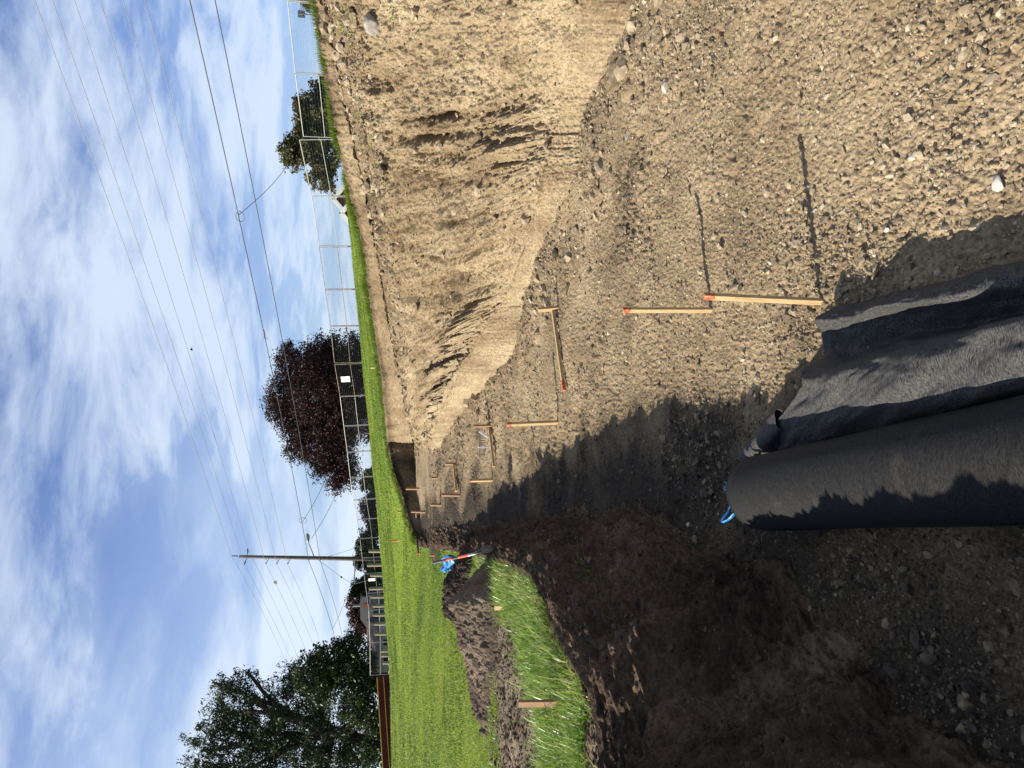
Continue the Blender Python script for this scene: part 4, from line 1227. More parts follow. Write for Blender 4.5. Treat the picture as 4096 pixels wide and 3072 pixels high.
# ------------------------------------------------------------------ soil piles on the plateau
def soil_pile(x0, x1, y0, y1, hx, hh, ycrest, label, seed, tone0):
    nx, ny = 260, 170
    gx, gy = np.meshgrid(np.linspace(x0, x1, nx), np.linspace(y0, y1, ny))
    hc = np.interp(gx, hx, hh)
    f = (gy - y0) / (y1 - y0)
    prof = np.interp(f, [0, 0.06, ycrest * 0.55, ycrest, ycrest + (1 - ycrest) * 0.5, 0.94, 1.0], [0, 0.03, 0.62, 1.0, 0.55, 0.04, 0])
    ends = sstep(0, 0.12, (gx - x0) / (x1 - x0)) * sstep(1, 0.88, (gx - x0) / (x1 - x0))
    m = prof * ends
    hgt = hc * m
    mm = sstep(0.02, 0.25, m)
    hgt = hgt + mm * (0.07 * fbm(gx * 2.5, gy * 2.5, 4, seed) + 0.028 * fbm(gx * 8, gy * 8, 4, seed + 5) + 0.06 * np.abs(gn(gx * 7, gy * 7, seed + 6)) + 0.03 * np.abs(gn(gx * 17, gy * 17, seed + 7)) + 0.02 * fbm(gx * 28, gy * 28, 2, seed + 8)
                      + pebbles(gx, gy, 0.09, seed + 9, 0.6) + pebbles(gx, gy, 0.17, seed + 12, 0.35, flat=0.6))
    zz = lz(gx, gy) - 0.06 + hgt + 0.05 * mm
    idx = np.arange(nx * ny).reshape(ny, nx)
    fcs = np.stack([idx[:-1, :-1], idx[:-1, 1:], idx[1:, 1:], idx[1:, :-1]], -1).reshape(-1, 4)
    tone = tone0 + 0.22 * fbm(gx * 2, gy * 2, 4, seed + 20)
    org = np.array([(x0 + x1) / 2, (y0 + y1) / 2, float(lz((x0 + x1) / 2, (y0 + y1) / 2))])
    V = np.stack([gx, gy, zz], -1).reshape(-1, 3) - org
    o = mesh_np('soil_pile', V, fcs, M_TOP, attrs={'tone': tone.ravel()}, smooth=True)
    o.location = org
    tag(o, label, 'soil pile')
    return o


soil_pile(-4.75, -2.55, 8.75, 10.9, [-4.75, -4.3, -3.95, -3.6, -3.25, -2.98, -2.8, -2.55], [0.05, 0.14, 0.26, 0.40, 0.50, 0.54, 0.40, 0.22], 0.42,
          'long dark topsoil heap in front of the lawn, lit along its near slope', 300, 0.68)
soil_pile(-4.35, -3.05, 12.1, 13.9, [-4.35, -3.9, -3.6, -3.2, -3.05], [0.18, 0.34, 0.40, 0.26, 0.2], 0.45,
          'smaller black topsoil heap behind the long heap, beside the blue plastic', 340, 0.22)


# ------------------------------------------------------------------ wooden stakes
def stake(px0, py0, px1, py1, w, mat, label, tip='orange', group='wooden grade stakes in the pit', surf='floor', cat='stake', t=None, th=None, tipf=0.09, name='wooden_stake', bury=0.06):
    """upright stake: photo position of its top (px0, py0) and foot (px1, py1)"""
    if t is None:
        p, t = (hit_floor if surf == 'floor' else hit_land)(px1, py1)
    else:
        p = P(px1, py1, t=t)
    top = P(px0, py0, t=t)
    r_ = ray(px0, py0); q = top - p
    # keep it standing on a plane facing the camera, in plumb as seen
    L_ = np.linalg.norm(q); d = q / L_
    e = empty(name, p, label, cat, group)
    th = th or w
    mb = MB()
    yaw = 0.7
    up = (math.sin(yaw), math.cos(yaw), 0)
    mb.bar(-d * bury, d * (L_ * (1 - (tipf if tip else 0))), w, th, up)
    mb.build('shaft', mat, e, bevel=w * 0.05)
    if tip:
        mb = MB(); mb.bar(d * (L_ * (1 - tipf)), d * L_, w * 1.01, th * 1.01, up)
        mb.build('painted_tip', M_ORANGE if tip == 'orange' else mat, e, bevel=w * 0.05)
    return e


def lying(px0, py0, px1, py1, w, label, tipend=True, group='rails lying on the pit floor'):
    a, ta = hit_floor(px0, py0); b, tb = hit_floor(px1, py1)
    e = empty('wooden_rail', a, label, 'rail', group)
    b = b - a
    d = b / np.linalg.norm(b); L_ = np.linalg.norm(b)
    lift = np.array([0, 0, w * 0.5 + 0.03])
    f = 0.88 if tipend else 1.0
    mb = MB(); mb.bar(lift, lift + d * L_ * f, w, w); mb.build('shaft', M_PINE, e, bevel=w * 0.05)
    if tipend:
        mb = MB(); mb.bar(lift + d * L_ * f, lift + d * L_, w * 1.02, w * 1.02); mb.build('painted_tip', M_ORANGE, e)
    return e


def dd(x, y): return x * DS, y * DS


GS = 'wooden grade stakes in the pit'
stake(*dd(1520, 640), *dd(1778, 652), 0.030, M_PINE, 'tallest new timber stake, orange tipped, nearest the black fabric')
stake(*dd(1345, 670), *dd(1537, 670), 0.031, M_PINE, 'second new timber stake with an orange tip, behind the tallest stake')
stake(2028, 1698, 2229, 1690, 0.045, M_PINE, 'orange tipped stake standing alone in the middle of the pit floor')
stake(2152, 1240, 2232, 1233, 0.05, M_PINE, 'short plain stake at the clods with a rail lying at its foot', tip=None)
stake(1893, 1705, 1969, 1703, 0.045, M_PINE2, 'dark sided stake beside the buried white crate', tip=None)
stake(1878, 1923, 1967, 1921, 0.05, M_PINE, 'thin stake in the open floor beyond the buried white crate')
stake(1782, 1855, 1824, 1857, 0.05, M_PINE2, 'brown stub with a rail at its foot near the end of the cut face', tip=None)
stake(1766, 1980, 1840, 1982, 0.05, M_PINE2, 'brown orange tipped stake past the rail near the end of the cut face')
stake(1726, 1912, 1751, 1912, 0.05, M_PINE2, 'tiny brown peg out on the far pit floor', tip=None)
stake(1722, 2019, 1763, 2020, 0.055, M_PINE2, 'brown peg left of the tiny far peg')
stake(1624, 1955, 1678, 1955, 0.07, M_PINE2, 'red tipped stake against the shaded far wall')
stake(1645, 2046, 1700, 2048, 0.07, M_PINE2, 'red tipped stake at the left end of the shaded far wall')
stake(1607, 1770, 1656, 1768, 0.075, M_PINE, 'pale yellow stake in front of the shaded far wall', tip=None)
stake(1639, 1794, 1652, 1793, 0.08, M_PINE, 'short pale peg beside the pale yellow stake', tip=None)
stake(1579, 1584, 1631, 1581, 0.07, M_PINE, 'pale yellow stake on the sunny end of the bank', tip=None, t=23.0, group='wooden grade stakes in the pit')
stake(1611, 1605, 1636, 1605, 0.06, M_PINE, 'short pale peg on the sunny end of the bank', tip=None, t=22.5)
lying(2227, 1243, 2272, 1562, 0.042, 'long new timber rail with an orange end lying from the short stake at the clods')
lying(1967, 1707, 1986, 1866, 0.045, 'plain pale rail lying beside the buried white crate', False)
lying(1824, 1857, 1835, 1965, 0.05, 'brown rail lying by the stub near the end of the cut face', False)
GL = 'orange survey laths on the lawn'
stake(1483, 1471, 1506, 1470, 0.06, M_PINE, 'plain pale lath on the lawn above the sunny bank', tip=None, surf='land', group=GL)
stake(1591, 2047, 1614, 2047, 0.05, M_PINE2, 'small orange lath on the lawn above the shaded far wall', surf='land', group=GL, tipf=0.4)
stake(1566, 2163, 1602, 2162, 0.05, M_PINE, 'orange ribbon topped lath farther out on the lawn', surf='land', group=GL, tipf=0.6)
stake(1664, 2214, 1684, 2214, 0.04, M_ORANGE, 'orange lath in the weeds at the far corner of the pit', surf='land', group=GL, tip='orange', tipf=0.3)
stake(1722, 2221, 1740, 2222, 0.04, M_ORANGE, 'orange lath in the weeds nearest the blue plastic', surf='land', group=GL, tip='orange', tipf=0.3)


def board(pts, w, th, label, surf_t, mat, notch=True):
    """flat pointed board driven in the ground; pts = top, foot"""
    (px0, py0), (px1, py1) = pts
    p = P(px1, py1, t=surf_t); top = P(px0, py0, t=surf_t)
    e = empty('wooden_board', p, label, 'board', 'short boards driven in along the plateau edge')
    d = top - p; L_ = np.linalg.norm(d); d /= L_
    s = np.array([1.0, -0.62, 0]); s -= d * (s @ d); s /= np.linalg.norm(s); n = np.cross(s, d)
    prof = [(-w / 2, L_), (w / 2, L_), (w / 2, L_ * 0.14), (0.1 * w, -0.05), (-0.1 * w, -0.05), (-w / 2, L_ * 0.14)]
    V = []
    for k in (-th / 2, th / 2):
        for a, b in prof: V.append(s * a + d * b + n * k)
    m_ = len(prof)
    Fs = [tuple(range(m_ - 1, -1, -1)), tuple(range(m_, 2 * m_))] + [(i, (i + 1) % m_, m_ + (i + 1) % m_, m_ + i) for i in range(m_)]
    mb = MB(); mb.add(V, Fs); mb.build('face_board', mat, e, bevel=0.002)
    return e


def surf_t(px, py):
    return hit_land(px, py)[1]


board([(2074, 2815), (2278, 2812)], 0.062, 0.02, 'reddish brown board standing upright in the long grass', surf_t(2262, 2812), M_PINE2)
board([(1978, 2430), (2032, 2430)], 0.072, 0.022, 'short tan board between the dirt track and the long grass', surf_t(2030, 2430), M_PINE)
board([(1889, 2298), (1942, 2287)], 0.055, 0.025, 'leaning tan board with a knot in front of the long soil heap', surf_t(1944, 2287), M_PINE)


# ------------------------------------------------------------------ shovel and blue plastic
def shovel():
    tip = P(1963, 2201, t=10.2); end = P(1734, 2251, t=11.0)
    e = empty('shovel', tip, 'shovel with a black and red banded handle standing at the pit edge', 'shovel')
    d = end - tip; L_ = np.linalg.norm(d); d /= L_
    bl = 0.27
    b0 = d * (bl + 0.02)
    segs = [(0.30, 0.47, M_GREYMETAL, 'socket', 0.019, 0.024), (0.47, 0.69, M_REDP, 'red_grip', 0.021, 0.021), (0.69, 0.83, M_BLACKP, 'black_sleeve', 0.0225, 0.0225), (0.83, 0.96, M_REDP, 'red_grip', 0.021, 0.021), (0.96, L_, M_BLACKP, 'handle_end', 0.024, 0.022)]
    for a, b, mt, nm, ra, rb in segs:
        mb = MB(); mb.tube([d * a, d * ((a + b) / 2), d * b], [ra, (ra + rb) / 2, rb], 12); mb.build(nm, mt, e, smooth=False)
    # square cupped blade
    s = np.array([-0.05, 0.97, 0.05]); s -= d * (s @ d); s /= np.linalg.norm(s); n = np.cross(s, d)
    nx, ny = 11, 9
    V = []
    for j in range(ny):
        f = j / (ny - 1)
        for i in range(nx):
            q = -1 + 2 * i / (nx - 1)
            wd = 0.115 * (1 if f < 0.85 else 1 - (f - 0.85) * 2.2)
            V.append(d * (-0.03 + f * 0.33) + s * q * wd + n * (0.035 * q * q + 0.03 * math.sin(f * 2.4) - 0.02))
    f_ = [(j * nx + i, j * nx + i + 1, (j + 1) * nx + i + 1, (j + 1) * nx + i) for j in range(ny - 1) for i in range(nx - 1)]
    o = mesh_np('blade', V, f_, M_SPADE, e, smooth=True)
    so = o.modifiers.new('thick', 'SOLIDIFY'); so.thickness = 0.003
    mb = MB(); mb.tube([d * 0.20 + n * 0.012, d * 0.26 + n * 0.01, d * 0.32], [0.014, 0.019, 0.02], 10); mb.build('ferrule', M_SPADE, e)


shovel()


def blue_bag():
    c0 = P(1800, 2222, t=12.2); c1 = P(1792, 2262, t=12.4); c2 = P(1778, 2284, t=12.5)
    n = 90; m_ = 40
    V = []
    for j in range(m_):
        f = j / (m_ - 1)
        base = np.array([np.interp(f, [0, 0.55, 1], [c0[k], c1[k], c2[k]]) for k in range(3)])
        rad = np.interp(f, [0, 0.18, 0.5, 0.62, 0.85, 1.0], [0.04, 0.15, 0.10, 0.045, 0.12, 0.05])
        for i in range(n):
            a = 2 * math.pi * i / n
            fold = 1 + 0.22 * math.sin(5 * a + 6 * f) + 0.14 * math.sin(11 * a - 9 * f) + 0.07 * math.sin(23 * a + 15 * f)
            V.append(base + np.array([0.25 * math.cos(a), 0.5 * math.cos(a), 0.72 * math.sin(a)]) * rad * fold)
    V = np.array(V); org = V.mean(0); org[2] = V[:, 2].min()
    fcs = [(j * n + i, j * n + (i + 1) % n, (j + 1) * n + (i + 1) % n, (j + 1) * n + i) for j in range(m_ - 1) for i in range(n)]
    o = mesh_np('plastic_sheet', V - org, fcs, M_BLUE, smooth=True); o.location = org
    tag(o, 'crumpled bright blue plastic sheet lying behind the shovel on the small soil heap', 'plastic sheet')


blue_bag()


# ------------------------------------------------------------------ buried white crate
def crate():
    p, t = hit_floor(1962, 1762)
    e = empty('plastic_crate', p, 'broken white plastic crate with slatted side half buried in clods', 'crate')
    mb = MB()
    mb.box((-0.13, 0, 0.10), (0.035, 0.05, 0.30)); mb.build('side_rail', M_WHITEP, e, bevel=0.006)
    mb = MB(); mb.box((0.13, -0.03, 0.14), (0.04, 0.06, 0.22), Matrix.Rotation(0.6, 3, 'Y'))
    mb.build('side_rail', M_WHITEP, e, bevel=0.006)
    mb = MB()
    mb.box((0, 0.02, 0.215), (0.24, 0.015, 0.02))
    for i in range(5): mb.box((-0.09 + i * 0.045, 0.022, 0.16), (0.014, 0.015, 0.13))
    mb.build('slats', M_GREYMETAL, e)
    mb = MB(); mb.box((-0.22, 0.0, 0.22), (0.15, 0.012, 0.014)); mb.box((-0.22, 0.0, 0.12), (0.15, 0.012, 0.014))
    for i in range(5): mb.box((-0.28 + i * 0.03, 0.002, 0.17), (0.008, 0.01, 0.1))
    mb.build('broken_grille', M_GREYMETAL, e)


crate()


# ------------------------------------------------------------------ geotextile roll and sheet
ROLL_R = 0.212
RA = np.array([-0.63, 3.79, ROLL_R + 0.015]); RBv = np.array([-0.264, 2.09, ROLL_R + 0.015])
rdir = RBv - RA; rdir /= np.linalg.norm(rdir)


def roll():
    e = empty('fabric_roll', (RA[0], RA[1], 0), 'thick roll of black geotextile fabric lying on the pit floor', 'fabric roll')
    n, m_ = 160, 260
    L_ = 4.6
    side = np.array([rdir[1], -rdir[0], 0]); up = np.array([0, 0, 1.0])
    V = []; prof = []
    for k in range(10):                                # rounded far shoulder
        a = math.pi / 2 * k / 9
        prof.append((0.045 * (1 - math.sin(a)), ROLL_R - 0.045 * (1 - math.cos(math.pi / 2 - a)) if False else ROLL_R - 0.045 + 0.045 * math.sin(a)))
    prof = [(0.05, 0.035), (0.012, 0.06), (0.006, 0.11), (0.0, ROLL_R - 0.045)] + prof[1:]
    for k in range(1, m_): prof.append((0.05 + (L_ - 0.05) * k / (m_ - 1), ROLL_R))
    ncirc = n
    for l, r_ in prof:
        for i in range(n):
            a = 2 * math.pi * i / n
            wob = 1 + 0.010 * math.sin(2 * a + l * 1.3) + 0.006 * math.sin(5 * a + l * 3) + 0.004 * math.sin(l * 9 + a)
            rr = r_ * wob
            zz = math.sin(a) * rr
            zz = max(zz, -ROLL_R * 0.93)
            V.append(rdir * l + side * math.cos(a) * rr + up * zz)
    V = np.array(V) + np.array([0, 0, RA[2]])
    f = [(j * n + i, j * n + (i + 1) % n, (j + 1) * n + (i + 1) % n, (j + 1) * n + i) for j in range(len(prof) - 1) for i in range(n)]
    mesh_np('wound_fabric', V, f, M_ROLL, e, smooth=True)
    # loose outer edge of the last turn
    W = []
    for j in range(120):
        l = 0.03 + (L_ - 0.1) * j / 119
        for i in range(14):
            a = math.pi * (0.02 - 0.30 * i / 13)
            rr = ROLL_R + 0.006 + 0.004 * math.sin(l * 4 + i)
            W.append(rdir * l + side * math.cos(a) * rr + up * max(math.sin(a) * rr, -ROLL_R * 0.93))
    W = np.array(W) + np.array([0, 0, RA[2]])
    f = [(j * 14 + i, j * 14 + i + 1, (j + 1) * 14 + i + 1, (j + 1) * 14 + i) for j in range(119) for i in range(13)]
    o = mesh_np('loose_edge', W, f, M_ROLL, e, smooth=True)
    o.modifiers.new('thick', 'SOLIDIFY').thickness = 0.004
    # cardboard core
    mb = MB(); mb.tube([rdir * 0.02 + up * RA[2], rdir * 0.4 + up * RA[2]], 0.05, 24); mb.build('core', M_TWIG, e)
    # blue ribbon tied at the end
    r0 = np.array([0, 0, RA[2]])
    for k, (a, b, c) in enumerate([((0.10, 0.02, 0.15), (0.16, -0.06, 0.22), (0.05, -0.03, 0.17)), ((0.03, -0.02, 0.13), (-0.03, -0.10, 0.16), (-0.08, -0.17, 0.115)), ((0.05, -0.03, 0.16), (0.02, -0.09, 0.12), (-0.03, -0.15, 0.09))]):
        pts = [np.array([np.interp(t_, [0, .5, 1], [q[i] for q in (a, b, c)]) for i in range(3)]) for t_ in np.linspace(0, 1, 9)]
        V = []
        for j, p in enumerate(pts):
            q = side * p[0] + rdir * p[1] + up * p[2] + r0
            q = q + up * 0.01 * math.sin(j * 1.7)
            V += [q + up * 0.012 * (1 - 0.05 * j), q - up * 0.010 + side * 0.004]
        f = [(2 * j, 2 * j + 1, 2 * j + 3, 2 * j + 2) for j in range(8)]
        o = mesh_np('blue_ribbon', V, f, M_BLUE, e, smooth=True)
        o.modifiers.new('thick', 'SOLIDIFY').thickness = 0.002


roll()


def catmull(pts, n):
    pts = np.asarray(pts, float); m_ = len(pts)
    q = np.vstack([2 * pts[0] - pts[1], pts, 2 * pts[-1] - pts[-2]])
    u = np.linspace(0, m_ - 1 - 1e-6, n); i = u.astype(int); t = (u - i)[:, None]
    p0, p1, p2, p3 = q[i], q[i + 1], q[i + 2], q[i + 3]
    return 0.5 * ((2 * p1) + (-p0 + p2) * t + (2 * p0 - 5 * p1 + 4 * p2 - p3) * t * t + (-p0 + 3 * p1 - 3 * p2 + p3) * t ** 3)


def sheet():
    far = [(1648, 1006, .03), (1640, 985, .10), (1668, 930, .20), (1712, 862, .265), (1738, 822, .28), (1752, 795, .16), (1790, 765, .035), (1772, 715, .10), (1768, 688, .165), (1792, 668, .10), (1806, 664, .015)]
    near = [(2212, 872, .03), (2212, 852, .17), (2212, 812, .29), (2212, 745, .345), (2212, 695, .32), (2212, 690, .17), (2212, 680, .06), (2212, 640, .13), (2212, 612, .20), (2212, 580, .14), (2212, 566, .02)]
    Fp = catmull([D(a, b, z=c) for a, b, c in far], 220); Np = catmull([D(a, b, z=c) for a, b, c in near], 220)
    nl = 240
    ls = np.linspace(-0.015, 2.0, nl)
    V = np.zeros((nl, 220, 3))
    for j, l in enumerate(ls):
        V[j] = Fp * (1 - l) + Np * l
        V[j, :, 2] = Fp[:, 2] * (1 - min(l, 1.05)) + Np[:, 2] * min(l, 1.05)
    U_, L_ = np.meshgrid(np.linspace(0, 1, 220), ls)
    bump_ = 0.05 * fbm(U_ * 5 + 0.8 * L_, L_ * 4.0, 3, 400) + 0.028 * fbm(U_ * 9 + L_ * 2.6, L_ * 3.2, 2, 402) * sstep(0.9, 0.1, L_) + 0.006 * fbm(U_ * 22, L_ * 15, 3, 404)
    ed = sstep(0, 0.12, U_) * sstep(1, 0.9, U_)
    V[..., 2] += bump_ * ed
    V[..., 0] += 0.03 * fbm(L_ * 3, U_ * 3, 2, 407)
    V[..., 1] += 0.05 * fbm(U_ * 6, L_ * 0 + 3, 3, 408) * sstep(0.25, 0, L_)
    V[..., 2] = np.maximum(V[..., 2], 0.012 + 0.004 * U_)
    org = np.array([0.1, 3.0, 0])
    idx = np.arange(nl * 220).reshape(nl, 220)
    f = np.stack([idx[:-1, :-1], idx[1:, :-1], idx[1:, 1:], idx[:-1, 1:]], -1).reshape(-1, 4)
    o = mesh_np('fabric_sheet', V.reshape(-1, 3) - org, f, M_FABRIC, smooth=True)
    o.location = org
    so = o.modifiers.new('thick', 'SOLIDIFY'); so.thickness = 0.004; so.offset = 0
    tag(o, 'loose black geotextile sheet rumpled in high folds beside its roll', 'fabric sheet')
    # a twisted corner flap by the roll end
    p = catmull([D(1690, 905, z=.20), D(1660, 945, z=.16), D(1628, 985, z=.12), D(1606, 1000, z=.07)], 40)
    V = []
    for j in range(40):
        f_ = j / 39
        w_ = np.interp(f_, [0, .3, .7, 1], [.05, .075, .085, .03])
        for i in range(28):
            a = 2 * math.pi * i / 28
            V.append(p[j] + np.array([math.cos(a) * w_ * 1.0, math.sin(a + 0.5) * w_ * 0.5, math.sin(a) * w_ * 0.75]) * (1 + 0.15 * math.sin(3 * a + 5 * f_)))
    V = np.array(V) - org
    V[:, 2] = np.maximum(V[:, 2], 0.0)
    f = [(j * 28 + i, j * 28 + (i + 1) % 28, (j + 1) * 28 + (i + 1) % 28, (j + 1) * 28 + i) for j in range(39) for i in range(28)] 
    mesh_np('twisted_corner', V, f, M_FABRIC, o, smooth=True)


sheet()


# ------------------------------------------------------------------ construction fence
def fence():
    mb = MB()
    W, Hh = 1.0, 1.0                                   # unit panel, scaled per span (x) and height (z)
    fr = MB()
    r_ = 0.021
    # panel meshes are built at true size for a 3.2 m span
    S = 3.2
    fr.tube([(0.04, 0, 0.0), (0.04, 0, FH + 0.1)], r_, 8); fr.tube([(S - 0.04, 0, 0.0), (S - 0.04, 0, FH + 0.1)], r_, 8)
    fr.tube([(0.04, 0, FH + 0.1), (S - 0.04, 0, FH + 0.1)], r_, 8); fr.tube([(0.04, 0, FH * 0.43 + .1), (S - 0.04, 0, FH * 0.43 + .1)], r_ * 0.9, 8); fr.tube([(0.04, 0, 0.02), (S - 0.04, 0, 0.02)], r_, 8)
    wi = MB()
    for i in range(1, 62):
        x = 0.04 + (S - 0.08) * i / 62
        wi.tube([(x, 0.012, 0.1), (x, 0.012, FH + .1)], 0.0019, 3, False)
    for k in range(1, 13):
        zz = 0.1 + (FH - 0.1) * k / 13
        wi.tube([(0.04, 0.016, zz), (S - 0.04, 0.016, zz)], 0.0019, 3, False)
    ft = MB(); ft.box((0.0, 0, 0.03), (0.10, 0.7, 0.06)); ft.tube([(0, 0, 0.05), (0, 0, 0.3)], 0.014, 8)
    ords = ['first', 'second', 'third', 'fourth', 'fifth', 'sixth', 'seventh', 'eighth', 'ninth', 'tenth', 'eleventh', 'twelfth', 'thirteenth', 'fourteenth', 'fifteenth', 'sixteenth', 'seventeenth', 'eighteenth', 'nineteenth', 'twentieth', 'twenty-first']
    proto = None
    special = {2: 'tall steel mesh fence panel in front of the grey road sign',
               3: 'steel mesh fence panel between the grey road sign and the green brown tree',
               4: 'steel mesh fence panel standing tallest in front of the green brown tree',
               5: 'steel mesh fence panel in front of the brick gable house',
               6: 'steel mesh fence panel against open sky just past the brick gable house',
               10: 'steel mesh fence panel carrying the white paper notice',
               17: 'steel mesh fence panel crossing in front of the utility pole'}
    for i in range(1, len(FP) - 1):
        a = FP[i] - np.array([0, 0, 0.10]); b = FP[i + 1] - np.array([0, 0, 0.10])
        if i == 4: b = b + np.array([0, 0, 0.0]); a = a + np.array([0, 0, 0.22])
        d = b - a; span = np.hypot(d[0], d[1])
        yaw = math.atan2(d[1], d[0]); pit = math.atan2(d[2], span)
        rusty = 6 <= i <= 9
        lab = special.get(i, 'wire fence panel, %s along from the road sign end of the fence' % ords[i - 1])
        e = empty('fence_panel', a, lab, 'fence panel', 'temporary fence panels along the top of the lawn')
        e.rotation_euler = (0, -pit, yaw)
        e.scale = (math.hypot(span, d[2]) / S, 1, 1)
        if proto is None:
            o1 = fr.build('frame', M_STEEL, e); o2 = wi.build('wire_mesh', M_WIRE, e); o3 = ft.build('foot', M_BLACKP, e)
            rust_me = o1.data.copy(); rust_me.materials[0] = M_RUST
            dark_me = o1.data.copy(); dark_me.materials[0] = M_CABLE
            darkw_me = o2.data.copy(); darkw_me.materials[0] = M_CABLED
            proto = (o1, o2, o3)
        else:
            for q in proto:
                c = q.copy(); C.objects.link(c); c.parent = e
                c.name = q.name.split('.')[0]
                if rusty and q is proto[0]: c.data = rust_me
                if i >= 15 and q is proto[0]: c.data = dark_me
                if i >= 15 and q is proto[1]: c.data = darkw_me
    # a few round end posts where panels meet
    return


fence()


def sign_board(pts_c, w, h, t, label, lines):
    p = P(*pts_c, t=t)
    e = empty('notice_sign', p, label, 'sign')
    d = FP[11] - FP[10]; yaw = math.atan2(d[1], d[0])
    e.rotation_euler = (0, R(4), yaw)
    mb = MB(); mb.box((0, 0, 0), (w, 0.006, h)); mb.build('sheet', M_WHITE, e)
    if lines:
        for i in range(lines):
            zz = h * 0.32 - i * h * 0.62 / max(1, lines - 1)
            ww = w * (0.72 - 0.12 * (i % 3))
            mb = MB(); mb.box((0, -0.006, zz), (ww, 0.004, h * 0.03)); mb.build('printed_line', M_GREYTXT, e)


sign_board((1382, 1517), 0.52, 0.62, 50.6, 'white paper notice fixed to the fence in front of the copper beech', 3)
sign_board((1487, 2319), 0.45, 0.62, 67.8, 'small white notice on the fence near the utility pole', 2)


def road_sign():
    p = P(1340, 68, t=36.5); top = P(1195, 64, t=36.5)
    gz = float(lz(p[0], p[1])); p[2] = gz
    e = empty('road_sign', p, 'back of a square grey road sign on a steel post beyond the fence', 'road sign')
    h = top[2] - gz
    mb = MB(); mb.bar((0, 0, 0), (0, 0, h), 0.05, 0.03, (0, 1, 0)); mb.build('post', M_GREYMETAL, e)
    n_ = 24; V = []; s = 0.185; rc = 0.04
    for k in (0.018, 0.021):
        for i in range(n_):
            a = 2 * math.pi * i / n_
            cx = math.copysign(s - rc, math.cos(a)) + rc * math.cos(a); cz = math.copysign(s - rc, math.sin(a + 1e-6)) + rc * math.sin(a)
            V.append((cx, k, h - 0.17 + cz))
    Fs = [tuple(range(n_ - 1, -1, -1)), tuple(range(n_, 2 * n_))] + [(i, (i + 1) % n_, n_ + (i + 1) % n_, n_ + i) for i in range(n_)]
    mb = MB(); mb.add(V, Fs); mb.build('plate', M_GREYMETAL, e)
    mb = MB(); mb.box((-0.06, 0.014, h - 0.25), (0.09, 0.004, 0.06), Matrix.Rotation(0.5, 3, 'Y')); mb.build('sticker', M_MAROON, e)


road_sign()


def banner():
    ds = RB1 - RB0
    e = empty('banner_fence', RB0, 'maroon windscreen banner fence with two yellow tube rails below the big dark tree', 'fence')
    pts = [np.zeros(3), RB1 - RB0, RB2 - RB0]
    h = 1.22
    V = []; n = 120
    for i in range(n):
        f = i / (n - 1) * 2
        q = pts[0] * max(0, 1 - f) + pts[1] * (1 - abs(f - 1)) + pts[2] * max(0, f - 1)
        nr = np.array([ds[1], -ds[0], 0]); nr /= np.linalg.norm(nr)
        for k in range(12):
            zz = h * k / 11
            V.append(q + nr * (0.03 * math.sin(f * 23 + zz * 2) + 0.012 * math.sin(f * 70)) + np.array([0, 0, zz]))
    f_ = [(i * 12 + k, i * 12 + k + 1, (i + 1) * 12 + k + 1, (i + 1) * 12 + k) for i in range(n - 1) for k in range(11)]
    o = mesh_np('banner', V, f_, M_MAROON, e, smooth=True); o.modifiers.new('thick', 'SOLIDIFY').thickness = 0.01
    for zz in (h + 0.03, h * 0.48):
        mb = MB(); mb.tube([p + np.array([0, -0.12, zz]) for p in pts], 0.05, 10); mb.build('rail', M_YELLOW, e)
    for i in range(12):
        f = i / 11 * 2
        q = pts[0] * max(0, 1 - f) + pts[1] * (1 - abs(f - 1)) + pts[2] * max(0, f - 1)
        mb = MB(); mb.tube([q + np.array([0, 0.05, -0.1]), q + np.array([0, 0.05, h])], 0.03, 8); mb.build('post', M_BLACKP, e)


banner()

# bollard posts along the road beyond the fence
BOL = [(150, 345, 475), (300, 330, 490), (415, 365, 495), (560, 350, 495), (655, 370, 500), (755, 390, 505), (855, 390, 510), (955, 405, 520), (1065, 415, 530), (1250, 480, 548), (1305, 485, 550), (1385, 500, 555)]
bl_lab = ['thick timber post nearest the pole on the lamp arm side', 'tallest thick timber post right beside the utility pole', 'thick timber post one along from the tallest post', 'leaning timber post beside the small white notice', 'thick timber post in front of the dark roofed house gable end',
          'timber post in front of the dark roof', 'timber post below the chimney of the dark roofed house', 'timber post before the pale blue house wall', 'timber post at the end of the dark roofed house', 'short leaning timber post below the dark shrub',
          'short timber post between two short posts below the dark shrub', 'shortest timber post next to the maroon banner']
bol_me = None
for i, (yc, xt, xb) in enumerate(BOL):
    Ub = 3072 - (2150 + yc * .3618)
    t = float(np.interp(-Ub, [-q_[0] for q_ in POSTS], [q_[2] for q_ in POSTS])) - 1.3
    a = P(1350 + xb * .3618 + 2, 2150 + yc * .3618, t=t); b = P(1350 + xt * .3618, 2150 + (yc + (6 if i in (1, 3, 9) else 0)) * .3618, t=t)
    e = empty('timber_post', a, bl_lab[i], 'post', 'timber posts along the road')
    q = b - a
    mb = MB(); mb.tube([(0, 0, -0.4), q * 0.5, q * 0.985, q], [0.17, 0.165, 0.16, 0.13], 12)
    mb.build('trunk', M_POST, e)
    mb = MB(); mb.tube([q * 0.992, q * 1.004], [0.12, 0.11], 12); mb.build('cut_top', M_PINE, e)


# ------------------------------------------------------------------ utility pole and lines
def crop1(x, y): return 700 + x * .646, 2000 + y * .646


TP = 69.0
pole_base = P(1535, 2000 + 370 * .646, t=TP)
pole_base[2] = min(pole_base[2], float(lz(pole_base[0], pole_base[1])) + 0.0)
pole_top = P(958, 2000 + 350 * .646, t=TP)


def PP(x, y, dt=0.0): return P(*crop1(x, y), t=TP + dt)


